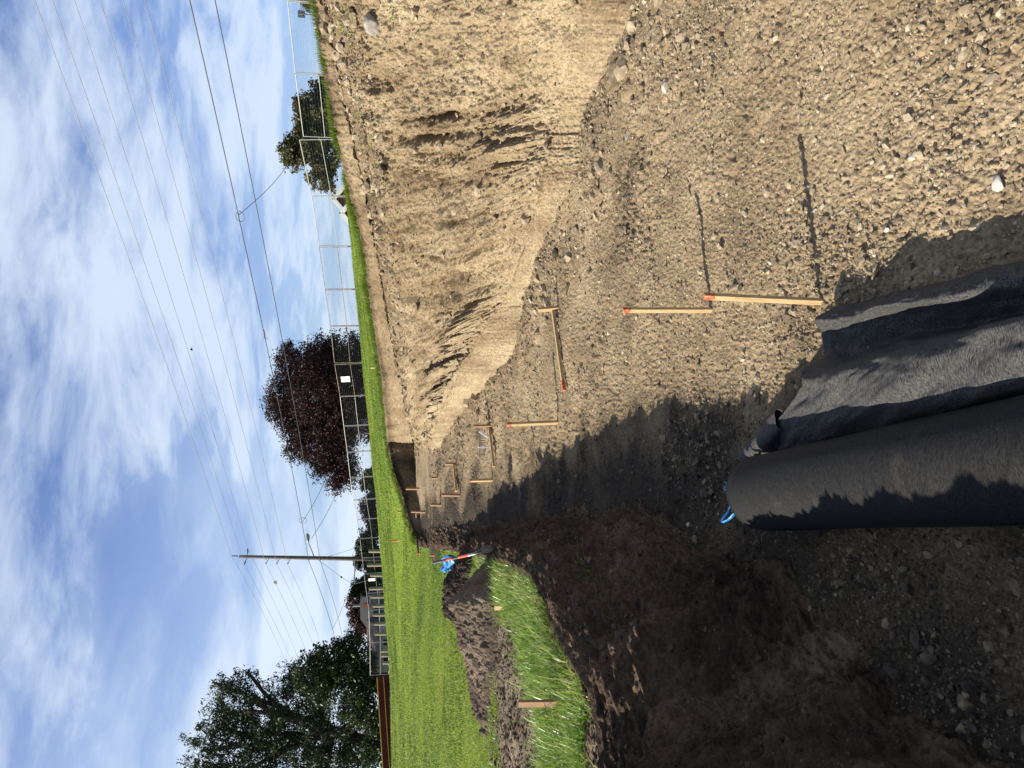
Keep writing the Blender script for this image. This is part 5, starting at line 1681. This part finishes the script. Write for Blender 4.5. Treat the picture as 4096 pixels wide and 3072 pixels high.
def pole():
    e = empty('utility_pole', pole_base, 'tall brown timber utility pole leaning slightly, carrying all the overhead lines', 'utility pole')
    q = pole_top - pole_base
    mb = MB(); mb.tube([np.array([0, 0, -0.5]), q * 0.33, q * 0.66, q], [0.22, 0.20, 0.17, 0.14], 16); mb.build('shaft', M_POLEWOOD, e, smooth=True)

    def ins(a, b, r_=0.075, nd=5):
        a = PP(*a) - pole_base; b = PP(*b) - pole_base
        mb = MB()
        n_ = nd * 4 + 1
        pts = [a + (b - a) * k / (n_ - 1) for k in range(n_)]
        mb.tube(pts, [r_ * (1.0 if k % 4 in (1, 2) else 0.5) for k in range(n_)], 10)
        o = mb.build('insulator', M_INSUL, e)
        return o
    ins((355, 345), (392, 348)); ins((450, 300), (450, 328)); ins((428, 400), (437, 378))
    for (x0, y0), (x1, y1) in [((450, 328), (445, 345)), ((437, 378), (445, 360))]:
        mb = MB(); mb.tube([PP(x0, y0) - pole_base, PP(x1, y1) - pole_base], 0.035, 8); mb.build('bracket', M_GREYMETAL, e)
    for x in (565, 632, 700):
        mb = MB(); mb.tube([PP(x + 18, 362) - pole_base, PP(x + 8, 378) - pole_base, PP(x, 392) - pole_base], 0.03, 8)
        mb.tube([PP(x - 6, 362) - pole_base, PP(x + 8, 378) - pole_base], 0.025, 8); mb.build('bracket', M_GREYMETAL, e)
        ins((x + 2, 386), (x - 3, 397), 0.06, 3)
    for x in (828, 898):
        mb = MB(); mb.tube([PP(x, 355) - pole_base, PP(x, 376) - pole_base], 0.04, 8); mb.build('bracket', M_GREYMETAL, e)
    # street lamp on its arm
    mb = MB(); mb.tube([PP(862, 352) - pole_base, PP(845, 310) - pole_base, PP(824, 262) - pole_base], [0.06, 0.045, 0.035], 10); mb.build('lamp_arm', M_GREYMETAL, e)
    a = PP(824, 264) - pole_base; b = PP(820, 205) - pole_base
    mb = MB(); mb.tube([a + (b - a) * f for f in (0, .15, .5, .85, 1)], [0.05, 0.12, 0.17, 0.12, 0.03], 12); lh = mb.build('lamp_head', M_GREYMETAL, e, smooth=True)
    c = (a * 0.45 + b * 0.55) - np.array([0, 0, 0.12])
    V, f = ICO2; V = V * np.array([0.3, 0.12, 0.09]) + c
    mesh_np('lamp_lens', V, f, M_WHITEP, e, smooth=True)
    # sidewalk guy: strut and stay wire
    mb = MB(); mb.tube([PP(1113, 378) - pole_base, PP(1112, 520) - pole_base], 0.05, 8); mb.build('strut', M_GREYMETAL, e)
    mb = MB(); mb.tube([PP(888, 372) - pole_base, PP(1030, 478) - pole_base, PP(1108, 522) - pole_base], 0.022, 6)
    mb.tube([PP(1112, 520) - pole_base, PP(1290, 470) - pole_base], 0.022, 6); mb.build('stay_wire', M_CABLE, e)
    V, f = ICO2; V = V * 0.11 + (PP(1030, 478) - pole_base)
    mesh_np('strain_insulator', V, f, M_INSUL, e, smooth=True)


pole()

RIGHT_DIR = np.array([0.69, -0.72, 0])
lines = [  # name, at pole (crop1), V at the frame edge, left target (crop1 at edge of the tree), radius
    ('highest thin power line, on the pole top insulator', (350, 345), 139, (710, 1065), 0.013),
    ('second highest thin power line, on the far side insulator', (430, 400), 210, (775, 1135), 0.013),
    ('third highest thin power line, on the near side insulator', (450, 302), 298, (805, 1100), 0.013),
    ('fourth highest thin power line, on the first of three brackets', (562, 397), 401, (862, 1080), 0.013),
    ('fifth highest thin power line, on the middle of three brackets', (630, 397), 492, (903, 1045), 0.013),
    ('lowest of the six thin power lines, on the last of three brackets', (697, 397), 580, (940, 1012), 0.013),
    ('upper thick dark cable, carrying the splice loops', (828, 376), 759, (1018, 985), 0.024),
    ('lower thick dark cable, without splice loops', (898, 376), 860, (1050, 945), 0.022),
]
CABLES = []
for i, (lab, at_, Ve, lt, r_) in enumerate(lines):
    a = PP(*at_)
    # the span runs alongside the fence at about the same height
    rr = ray(Ve, 0)
    hz_ = a[2] - H + (0.6 if i < 6 else 0.3)
    te_ = 30.5
    b = P(Ve, 0, t=te_)
    dirn = b - a
    c = b + dirn * 0.75
    pts = []
    sag = 0.55 if i < 6 else 0.7
    for f in np.linspace(0, 1.75, 60):
        p = a + dirn * f
        p = p + np.array([0, 0, -sag * 4 * (f / 1.75) * (1 - f / 1.75) + sag * 4 * (1 / 1.75) * (1 - 1 / 1.75) * f])
        pts.append(p)
    l_ = P(*crop1(*lt), t=112)
    dl = l_ - a
    lp = []
    for f in np.linspace(1.35, 0, 34)[:-1]:
        lp.append(a + dl * f + np.array([0, 0, -0.6 * 4 * (f / 1.35) * (1 - f / 1.35) + 0.6 * 4 / 1.35 * (1 - 1 / 1.35) * f]))
    pts = lp + pts
    e = empty('power_line', a, lab, 'power line', 'overhead lines on the utility pole')
    mb = MB(); mb.tube(np.array(pts) - a, r_, 6)
    mb.build('conductor', M_CABLE if i < 6 else M_CABLED, e, smooth=True)
    CABLES.append(np.array(pts))


def near_cable(ci, py):
    """point of a cable at photo row py (to the right of the pole)"""
    best = None
    for p in CABLES[ci][33:]:
        pass
    pts = CABLES[ci][33:]
    c_ = np.array([0, 0, H]); dv_ = pts - c_
    dep = dv_ @ np.array([0, CP, -SP]); U_ = 1536 + F * dv_[:, 0] / dep
    pyv = 3072 - U_
    o_ = np.argsort(pyv)
    return np.array([np.interp(py, pyv[o_], pts[o_, k]) for k in range(3)])


def loop(ci, py, label, s=1.0):
    p = near_cable(ci, py)
    e = empty('splice_loop', p, label, 'cable loop')
    t_ = RIGHT_DIR
    mb = MB()
    pts = [t_ * (-0.55 * s * math.cos(a)) + np.array([0, 0, -0.05 - 0.42 * s * math.sin(a)]) for a in np.linspace(0, math.pi, 18)]
    mb.tube(pts, 0.016, 6); mb.build('loop', M_CABLED, e)
    mb = MB(); pts = [t_ * (-0.45 * s * math.cos(a)) + np.array([0, 0.05, 0.02 + 0.22 * s * math.sin(a)]) for a in np.linspace(0, math.pi, 14)]; mb.tube(pts, 0.014, 6); mb.build('upper_loop', M_CABLED, e)
    mb = MB(); mb.tube([t_ * -0.28, t_ * -0.22, t_ * 0.22, t_ * 0.28], [0.02, 0.03, 0.03, 0.02], 8); mb.build('clamp', M_CABLED, e)


def drop(a, b, r_, label, sag=0.6):
    e = empty('service_wire', a, label, 'wire')
    pts = [a * 0 + (b - a) * f + np.array([0, 0, -4 * sag * f * (1 - f)]) for f in np.linspace(0, 1, 24)]
    mb = MB(); mb.tube(pts, r_, 6); mb.build('conductor', M_CABLED, e)


# splice positions measured along the thick cable
loop(6, 865, 'double splice loop on the upper thick cable above the brick gable house', 0.6)
drop(near_cable(6, 860), P(1153, 650, t=62), 0.018, 'service wire running from the splice loop down into the green brown tree', 0.3)
loop(6, 2082, 'double splice loop on the upper thick cable close to the lamp head', 0.9)
drop(near_cable(6, 2090), P(1314, 1878, t=78), 0.02, 'service wire from the loop near the lamp towards the copper beech', 0.25)
drop(PP(845, 240), P(1372, 1900, t=80), 0.02, 'service wire from the lamp arm passing low behind the copper beech', 0.3)
pj = near_cable(6, 1336)
e = empty('cable_splice', pj, 'stubby grey splice sleeve on the upper thick cable above the copper beech', 'cable splice')
mb = MB(); mb.tube([RIGHT_DIR * k for k in (-0.42, -0.3, -0.1, 0.1, 0.3, 0.42)], [0.02, 0.045, 0.055, 0.05, 0.045, 0.02], 8); mb.build('sleeve', M_CABLED, e)
mb = MB(); mb.tube([RIGHT_DIR * -0.3, RIGHT_DIR * -0.4 + np.array([0, 0, -0.2])], 0.015, 6); mb.build('tail', M_CABLED, e)
dl_ = PP(975, 800, 20)
drop(PP(1130, 395, 1), dl_, 0.02, 'service wire rising from the guy strut to the left thick cable', 0.2)
drop(PP(935, 352), PP(1120, 295, 10), 0.015, 'thin service wire from the pole into the small green trees', 0.2)

# scrap caught on a line, two birds
ps = PP(622, 512, 6)
V, f = ICO2
o = mesh_np('paper_scrap', V * np.array([0.20, 0.06, 0.16]) * (1 + 0.3 * RNG.normal(size=(len(V), 1))), f, M_PINE, smooth=False)
o.location = ps
tag(o, 'small orange brown scrap snagged on the power lines left of the pole', 'scrap')


def bird(px, py, t, s, label):
    p = P(px, py, t=t)
    e = empty('bird', p, label, 'bird')
    mb = MB(); mb.tube([(-0.22 * s, 0, 0), (-0.12 * s, 0, 0), (0, 0, 0.01), (0.13 * s, 0, 0.02), (0.2 * s, 0, 0.03)], [0.01, 0.05 * s, 0.065 * s, 0.045 * s, 0.01], 8)
    body = mb.build('body', M_BLACKP, e, smooth=True)
    for sg in (1, -1):
        V = [(0.08 * s, 0.03 * sg, 0.02), (0.02 * s, 0.25 * sg * s, 0.12 * s), (-0.1 * s, 0.5 * sg * s, 0.06 * s), (-0.1 * s, 0.22 * sg * s, 0.08 * s), (-0.08 * s, 0.03 * sg, 0.02)]
        o = mesh_np('wing', V, [(0, 1, 3), (1, 2, 3), (0, 3, 4)], M_BLACKP, e); o.modifiers.new('thick', 'SOLIDIFY').thickness = 0.01


bird(768, 1397, 60, 0.8, 'small dark bird in flight in the middle of the sky')


# ------------------------------------------------------------------ trees
def tree(label, blobs, trunk, t, leaf, n_leaf, mat, seed, cluster_r=0.9, cat='tree', name='broadleaf_tree', tone_mu=0.42, nb=70, droop=0.0, depth=1.0, group=None, bark_r=0.28):
    """blobs: (px, py, radius_px, depth offset m); trunk: (px,py) foot and (px,py) fork"""
    rs = np.random.default_rng(seed)
    foot = P(*trunk[0], t=t); fork = P(*trunk[1], t=t)
    e = empty(name, foot, label, cat, group)
    cen = []; rad = []
    for px, py, r_, dz_ in blobs:
        tt = t + dz_
        cen.append(P(px, py, t=tt)); rad.append(r_ / F * tt)
    cen = np.array(cen); rad = np.array(rad)
    vol = rad ** 2.2; vol /= vol.sum()
    ncl = max(40, int(n_leaf / 42))
    bi = rs.choice(len(cen), ncl, p=vol)
    d = rs.normal(size=(ncl, 3)); d /= np.linalg.norm(d, axis=1)[:, None]
    rr = rs.random(ncl) ** 0.42
    cl = cen[bi] + d * (rad[bi] * rr)[:, None] * np.array([1, depth, 1.0])
    csz = cluster_r * rs.uniform(0.55, 1.25, ncl)
    per = rs.poisson(n_leaf / ncl, ncl)
    ci = np.repeat(np.arange(ncl), per)
    n = len(ci)
    q = rs.normal(size=(n, 3)); q /= np.linalg.norm(q, axis=1)[:, None]
    pos = cl[ci] + q * (csz[ci] * rs.random(n) ** 0.5)[:, None] * np.array([1, 1, 0.7])
    pos[:, 2] -= droop * rs.random(n) ** 1.5 * csz[ci]
    u = rs.normal(size=(n, 3)); u[:, 2] *= 0.7; u /= np.linalg.norm(u, axis=1)[:, None]
    if droop: u[:, 2] -= 0.8; u /= np.linalg.norm(u, axis=1)[:, None]
    v = np.cross(u, rs.normal(size=(n, 3))); v /= np.linalg.norm(v, axis=1)[:, None]
    s = leaf * rs.uniform(0.6, 1.4, n)[:, None]
    wv = 0.32 if droop else 0.62
    V = np.stack([pos - u * s * 0.5, pos + v * s * wv * 0.5 + u * s * 0.05, pos + u * s * 0.5, pos - v * s * wv * 0.5 + u * s * 0.05], 1).reshape(-1, 3) - foot
    f = np.arange(n * 4).reshape(-1, 4)
    ctone = rs.normal(tone_mu, 0.17, ncl)
    tn = np.clip(ctone[ci] + rs.normal(0, 0.12, n), 0, 1)
    mesh_np('crown', V, f, mat, e, attrs={'tone': np.repeat(tn, 4)})
    mb = MB()
    q = fork - foot
    mb.tube([np.array([0, 0, -0.5]), q * 0.35 + rs.normal(0, .1, 3), q * 0.7 + rs.normal(0, .1, 3), q], [bark_r * 1.25, bark_r, bark_r * 0.9, bark_r * 0.75], 12)
    mb.build('trunk', M_BARK, e, smooth=True)
    mb = MB()
    for b in range(len(cen)):
        m_ = cen[b] - foot
        mid = q + (m_ - q) * 0.5 + rs.normal(0, 0.12 * np.linalg.norm(m_ - q) * 0.5, 3)
        mb.tube(catmull([q * 0.9, mid, m_, m_ + (m_ - mid) * 0.12], 12), np.linspace(bark_r * 0.5, bark_r * 0.08, 12), 7)
        near = np.nonzero(bi == b)[0]
        for k in rs.choice(near, min(len(near), max(3, nb // len(cen))), replace=False) if len(near) else []:
            c_ = cl[k] - foot
            st = m_ + (mid - m_) * rs.random() * 0.8
            mb.tube(catmull([st, (st + c_) / 2 + rs.normal(0, 0.25, 3), c_], 7), np.linspace(bark_r * 0.16, 0.02, 7), 5)
    mb.build('branches', M_BARK, e)
    return e


DSC = DS
# copper beech
tree('big round dark copper beech behind the fence with the white notice',
     [(1140, 1590, 85, 0), (1200, 1490, 100, 0), (1200, 1680, 105, 0), (1290, 1420, 85, -1), (1300, 1560, 150, -2), (1300, 1740, 130, 0), (1390, 1450, 120, 0), (1400, 1650, 140, 0), (1370, 1850, 70, 0), (1290, 1850, 60, 0), (1125, 1650, 55, 1),
      (1200, 1790, 60, 1), (1450, 1400, 50, 1), (1345, 1940, 36, 0), (1390, 1900, 45, 0), (1150, 1420, 50, 0)],
     ((1520, 1600), (1400, 1600)), 74, 0.21, 120000, M_LEAFP, 21, cluster_r=1.0, tone_mu=0.34, nb=120, bark_r=0.4)
tree('green brown broadleaf tree behind the tallest fence panel',
     [(1170, 620, 55, 0), (1240, 560, 80, 0), (1230, 480, 60, 0), (1210, 420, 45, 0), (1290, 620, 80, 0), (1300, 480, 80, 0), (1270, 385, 45, 0), (1280, 700, 55, 0), (1310, 740, 35, 0), (1150, 590, 35, 0), (1330, 400, 50, 0), (1290, 335, 30, 0)],
     ((1400, 560), (1300, 550)), 62, 0.26, 24000, M_LEAFM, 22, cluster_r=0.55, tone_mu=0.45, nb=90, bark_r=0.25)
# dark shrub/tree right of the big tree
big = [(830, 3000, 120, 0), (900, 2850, 110, 0), (960, 2760, 90, 0), (1010, 3000, 160, 0), (1090, 2850, 130, 0), (1160, 2720, 75, 0), (1180, 2960, 150, 0), (1270, 2830, 110, 0), (1300, 3030, 140, 0), (1390, 2930, 120, 0), (940, 2930, 90, 2),
       (1000, 2700, 30, 0), (1430, 3050, 100, 0), (880, 3150, 150, 0), (1000, 3220, 200, 2), (1250, 3220, 200, 2), (880, 2740, 35, 0)]
tree('huge dark willow like tree with thick spreading limbs above the maroon banner', big, ((1545, 2990), (1310, 2920)), 86, 0.40, 66000, M_LEAFD, 23, cluster_r=1.0, tone_mu=0.42, nb=150, droop=0.7, bark_r=0.75, name='willow_tree')
tree('dark leafy tree beside the huge willow, reaching over the low white house', [(1240, 2690, 75, 0), (1320, 2640, 80, 0), (1300, 2740, 85, 0), (1390, 2690, 75, 0), (1400, 2580, 55, 0), (1430, 2620, 55, 0), (1460, 2720, 60, 0), (1440, 2800, 90, 0), (1500, 2880, 60, 0), (1500, 3000, 70, 0), (1480, 2660, 50, 0)],
     ((1560, 2700), (1440, 2700)), 82, 0.32, 24000, M_LEAFD, 24, cluster_r=0.9, tone_mu=0.5, nb=70, bark_r=0.25)
tree('reddish purple ornamental tree behind the dark roofed house', [(1425, 2420, 44, 0), (1432, 2470, 44, 0), (1470, 2410, 44, 0), (1455, 2515, 40, 0), (1480, 2470, 40, 0)], ((1560, 2440), (1480, 2440)), 105, 0.30, 9000, M_LEAFP, 25, cluster_r=0.8, tone_mu=0.75, nb=30, bark_r=0.18)
tree('small dark spruce green tree between the posts and the purple tree', [(1432, 2345, 30, 0), (1462, 2350, 36, 0), (1490, 2325, 34, 0), (1415, 2368, 20, 0)], ((1550, 2345), (1490, 2345)), 92, 0.26, 5200, M_LEAFD, 26, cluster_r=0.6, nb=20, bark_r=0.15)
tree('bushy green tree directly behind the utility pole', [(1455, 2180, 42, 0), (1485, 2140, 42, 0), (1495, 2210, 42, 0), (1450, 2240, 36, 0), (1485, 2275, 38, 0), (1500, 2110, 30, 0)], ((1550, 2200), (1500, 2200)), 88, 0.28, 9000, M_LEAFD, 27, cluster_r=0.7, tone_mu=0.6, nb=30, bark_r=0.15)
tree('low reddish tree behind the far end of the fence', [(1470, 2030, 34, 0), (1488, 2000, 30, 0), (1488, 2064, 34, 0), (1500, 2095, 26, 0)], ((1540, 2030), (1500, 2030)), 95, 0.28, 4800, M_LEAFP, 28, cluster_r=0.7, tone_mu=0.8, nb=16, bark_r=0.14)
tree('small green tree between the copper beech and the low reddish tree', [(1466, 1935, 28, 0), (1488, 1900, 30, 0), (1494, 1965, 30, 0)], ((1540, 1930), (1500, 1930)), 90, 0.28, 4000, M_LEAFD, 29, cluster_r=0.6, tone_mu=0.6, nb=14, bark_r=0.14)
tree('small tree at the very end of the fence beyond the road sign', [(1232, 15, 18, 0), (1220, -10, 22, 0), (1250, 0, 24, 0)], ((1330, 0), (1270, 0)), 48, 0.26, 700, M_LEAFM, 30, cluster_r=0.5, tone_mu=0.6, nb=10, bark_r=0.08)


# ------------------------------------------------------------------ houses
def gable(e, w, d, hwall, hroof, wall_m, roof_m, trim=True, name='roof'):
    mb = MB()
    mb.add([(-w / 2, 0, 0), (w / 2, 0, 0), (w / 2, 0, hwall), (0, 0, hwall + hroof), (-w / 2, 0, hwall), (-w / 2, d, 0), (w / 2, d, 0), (w / 2, d, hwall), (0, d, hwall + hroof), (-w / 2, d, hwall)],
           [(0, 1, 2, 3, 4), (9, 8, 7, 6, 5), (1, 6, 7, 2), (5, 0, 4, 9)])
    mb.build('wall', wall_m, e)
    k = 0.35; th = 0.12
    for sg in (-1, 1):
        a = np.array([sg * (w / 2 + k), -k, hwall - k * hroof / (w / 2)]); b = np.array([0, -k, hwall + hroof])
        mb = MB()
        up = np.array([0, 0, th])
        V = [a + up * .2, b + up * .2, b + np.array([0, d + 2 * k, 0]) + up * .2, a + np.array([0, d + 2 * k, 0]) + up * .2]
        V += [v + up for v in V]
        mb.add(V, [(0, 1, 2, 3), (7, 6, 5, 4), (0, 4, 5, 1), (1, 5, 6, 2), (2, 6, 7, 3), (3, 7, 4, 0)])
        mb.build('roof', roof_m, e)
        if trim:
            mb = MB(); mb.bar(a + np.array([0, -0.04, -0.06]), b + np.array([0, -0.04, -0.06]), 0.08, 0.38, (0, 0, 1)); mb.build('bargeboard', M_TRIM, e)


def house_right():
    pk = P(1331, 795, t=64)
    base = np.array([pk[0], pk[1], 2.0])
    e = empty('brick_house', base, 'red brick house with white trimmed gables showing over the lawn crest', 'house')
    h = pk[2] - 2.0
    gable(e, 6.6, 8, h - 2.9, 2.9, M_BRICK, M_ROOFG)
    e.rotation_euler = (0, 0, R(-16))
    e2 = empty('brick_house', P(1363, 851, t=62.5) * np.array([1, 1, 0]) + np.array([0, 0, 2.0]), 'lower white trimmed gable in front of the red brick house', 'house')
    h2_ = P(1363, 851, t=62.5)[2] - 2.0
    gable(e2, 4.4, 5, h2_ - 1.9, 1.9, M_BRICK, M_ROOFG)
    e2.rotation_euler = (0, 0, R(-16))
    # roof seen under the road sign
    rp = P(1262, 95, t=60)
    e3 = empty('house', np.array([rp[0], rp[1], 3.0]), 'house with a brown roof peeping over the grass below the road sign', 'house')
    gable(e3, 9, 8, rp[2] - 3 - 2.6, 2.6, M_ROOFG, M_ROOFG, True)
    e3.rotation_euler = (0, 0, R(-30))


house_right()


def house_left():
    # long dark roof facing the road, pale blue walls
    a = P(1535, 2560, t=98); b = P(1535, 2320, t=98)
    c = (a + b) / 2
    L_ = np.linalg.norm(b - a)
    e = empty('house', (c[0], c[1], 0.6), 'single storey house with a long dark roof, pale blue walls and a chimney', 'house')
    gz = 0.6
    he = P(1514, 2440, t=98)[2] - gz; hr = P(1472, 2440, t=98)[2] - gz + 1.0
    w_ = L_ / 2
    mb = MB(); mb.box((0, 4, he / 2), (L_, 8, he)); mb.build('wall', M_SIDING, e)
    for s_ in (0, 1):
        mb = MB()
        y0, y1 = (-0.5, 4.0) if s_ == 0 else (8.5, 4.0)
        V = [(-w_ - .4, y0, he - 0.15), (w_ + .4, y0, he - 0.15), (w_ + .4 - 1.0, y1, hr), (-w_ - .4 + 2.2, y1, hr)]
        V += [(x, y, zz + 0.15) for x, y, zz in V]
        mb.add(V, [(3, 2, 1, 0), (4, 5, 6, 7), (0, 1, 5, 4), (1, 2, 6, 5), (2, 3, 7, 6), (3, 0, 4, 7)]); mb.build('roof', M_ROOFD, e)
    mb = MB(); mb.box((0, -0.56, he - 0.10), (L_ + .8, 0.1, 0.2)); mb.build('eaves_board', M_TRIM, e)
    for x in (-2.4, 0.3, 2.6):
        mb = MB(); mb.box((x, -0.03, he * 0.56), (1.0, 0.06, he * 0.42)); wn_ = mb.build('window', M_TRIM, e)
        mb = MB(); mb.box((x, -0.07, he * 0.56), (0.82, 0.04, he * 0.34)); mb.build('pane', M_GLASS, wn_)
    mb = MB(); mb.box((0.2, 2.0, (he + hr) / 2 + 0.2), (0.5, 0.5, 1.3)); ch = mb.build('chimney', M_BRICK, e)
    mb = MB(); mb.tube([(0.2, 2.0, (he + hr) / 2 + 1.3), (0.2, 2.0, (he + hr) / 2 + 2.3)], 0.16, 12); mb.build('flue', M_STEEL, ch)
    # low white house further left
    q = P(1555, 2640, t=95)
    e = empty('house', (q[0], q[1], 0.4), 'white house wall glimpsed between the short posts and dark shrub', 'house')
    hh = P(1515, 2640, t=95)[2] - 0.4
    mb = MB(); mb.box((0, 3, hh / 2), (8.5, 6, hh)); mb.build('wall', M_TRIM, e)
    mb = MB()
    mb.add([(-4.6, -.4, hh), (4.6, -.4, hh), (4.6, 3, hh + 1.6), (-4.6, 3, hh + 1.6), (4.6, 6.4, hh), (-4.6, 6.4, hh)], [(0, 1, 2, 3), (3, 2, 4, 5), (0, 3, 5), (1, 4, 2), (0, 5, 4, 1)])
    mb.build('roof', M_ROOFG, e)
    for x in (-2.5, 0, 2.4):
        mb = MB(); mb.box((x, -0.02, hh * .55), (1.0, 0.05, hh * .4)); wn_ = mb.build('window', M_TRIM, e)
        mb = MB(); mb.box((x, -0.06, hh * .55), (0.8, 0.04, hh * .32)); mb.build('pane', M_GLASS, wn_)
    # dark house with grey gable behind the posts
    q = P(1500, 2330, t=100)
    e = empty('house', (q[0], q[1], 0.6), 'dark walled house with a steep roof behind the small white notice', 'house')
    hh = P(1478, 2330, t=100)[2] - 0.6
    gable(e, 6.5, 7, hh - 1.2, 1.4, M_ROOFD, M_ROOFD, False)


house_left()


# ------------------------------------------------------------------ weeds on the bench, roots and twigs
def weed(p, nrm, s, label, seed, n=60, group='green weeds on the bench of the tan bank'):
    rs = np.random.default_rng(seed)
    e = empty('weed', p, label, 'weed', group)
    n = int(n * 0.6)
    yaw = rs.uniform(0, 6.28, n); rad = rs.random(n) ** 0.7 * s
    pos = np.stack([np.cos(yaw) * rad, np.sin(yaw) * rad, rs.uniform(0, 0.7, n) * s], -1)
    u = rs.normal(size=(n, 3)); u[:, 2] = np.abs(u[:, 2]) * 0.6; u /= np.linalg.norm(u, axis=1)[:, None]
    v = np.cross(u, rs.normal(size=(n, 3))); v /= np.linalg.norm(v, axis=1)[:, None]
    sz = (0.22 * s * rs.uniform(0.5, 1.3, n))[:, None]
    V = np.stack([pos, pos + u * sz * .5 + v * sz * .3, pos + u * sz, pos + u * sz * .5 - v * sz * .3], 1).reshape(-1, 3)
    mesh_np('leaves', V, np.arange(n * 4).reshape(-1, 4), M_LONG, e, attrs={'tone': np.repeat(rs.uniform(0.15, 0.6, n), 4)})
    mb = MB()
    for k in range(6):
        a = rs.uniform(0, 6.28); mb.tube([(0, 0, -0.03), (math.cos(a) * s * .3, math.sin(a) * s * .3, s * .5)], 0.004, 4)
    mb.build('stems', M_TWIG, e)


WD = [(20, 3.02, .14, 'leafy weed above the flat grey boulder'), (30, 3.26, .17, 'bright weed just below the flat grey boulder'), (48, 2.75, .2, 'weed clump over the grey boulder on the bench'), (85, 2.9, .15, 'weed on the bench left of the grey boulder'),
      (125, 3.5, .13, 'faint weed midway down the bank below the boulder'), (245, 2.95, .2, 'pale green weed near the dark hollow of the bank'), (300, 3.02, .18, 'weed above the first deep gully'), (350, 3.0, .24, 'wide weed clump between two deep gullies'), (375, 3.05, .18, 'weed just left of the deep gullies'),
      (420, 2.6, .15, 'small weed on the clods below the brick house'), (500, 2.9, .15, 'sparse weed near the middle of the bank'), (540, 2.85, .14, 'small weed on the bench below open sky'), (672, 2.9, .18, 'weed at the far end of the bench')]
for i, (yd, v_, s_, lb) in enumerate(WD):
    p, n_ = bank_pt(yd, v_)
    weed(p, n_, s_ * (0.75 + 0.02 * np.linalg.norm(p)), lb, 600 + i)


def roots():
    rs = np.random.default_rng(9)
    mb = MB()
    # roots and dead stems over the dark bank
    for k in range(26):
        y = rs.uniform(2.8, 9.5)
        ex = float(np.interp(y, ED3[:, 1], ED3[:, 0])); ez = float(np.interp(y, ED3[:, 1], ED3[:, 2]))
        f = rs.uniform(0.02, 0.8)
        p = np.array([ex + 0.05 + 0.55 * f, y, ez - 0.05 - ez * f * 0.9 + 0.05])
        d = np.array([rs.uniform(0.1, 0.5), rs.uniform(-0.6, 0.6), rs.uniform(-0.5, 0.25)]); L_ = rs.uniform(0.08, 0.28)
        pts = [p + d * L_ * q + np.array([0.02 * math.sin(q * 5 + k), 0.02 * math.cos(q * 7 + k), -0.1 * L_ * q * q]) for q in np.linspace(0, 1, 7)]
        mb.tube(pts, np.linspace(0.0025, 0.001, 7), 5)
    o = mb.build('roots', M_TWIG)
    tag(o, 'thin pale roots and dead stems poking from the dark topsoil bank', 'roots', kind='stuff')
    mb = MB()
    for k in range(60):
        x, y, r_ = scatter_polar(1, R(-22), R(26), 2.2, 12)
        x, y = float(x[0]), float(y[0])
        if not in_poly(np.array([x]), np.array([y]), pit_poly)[0]: continue
        a = rs.uniform(0, 6.28); L_ = rs.uniform(0.05, 0.22)
        pts = []
        for q in np.linspace(0, 1, 7):
            xx = x + math.cos(a + q) * L_ * q; yy = y + math.sin(a + q) * L_ * q
            pts.append((xx, yy, float(fz(xx, yy)) + 0.008))
        mb.tube(pts, 0.0022, 5)
    o = mb.build('twigs', M_TWIG)
    tag(o, 'short pale twigs and root ends lying on the pit floor', 'twigs', kind='stuff')


roots()
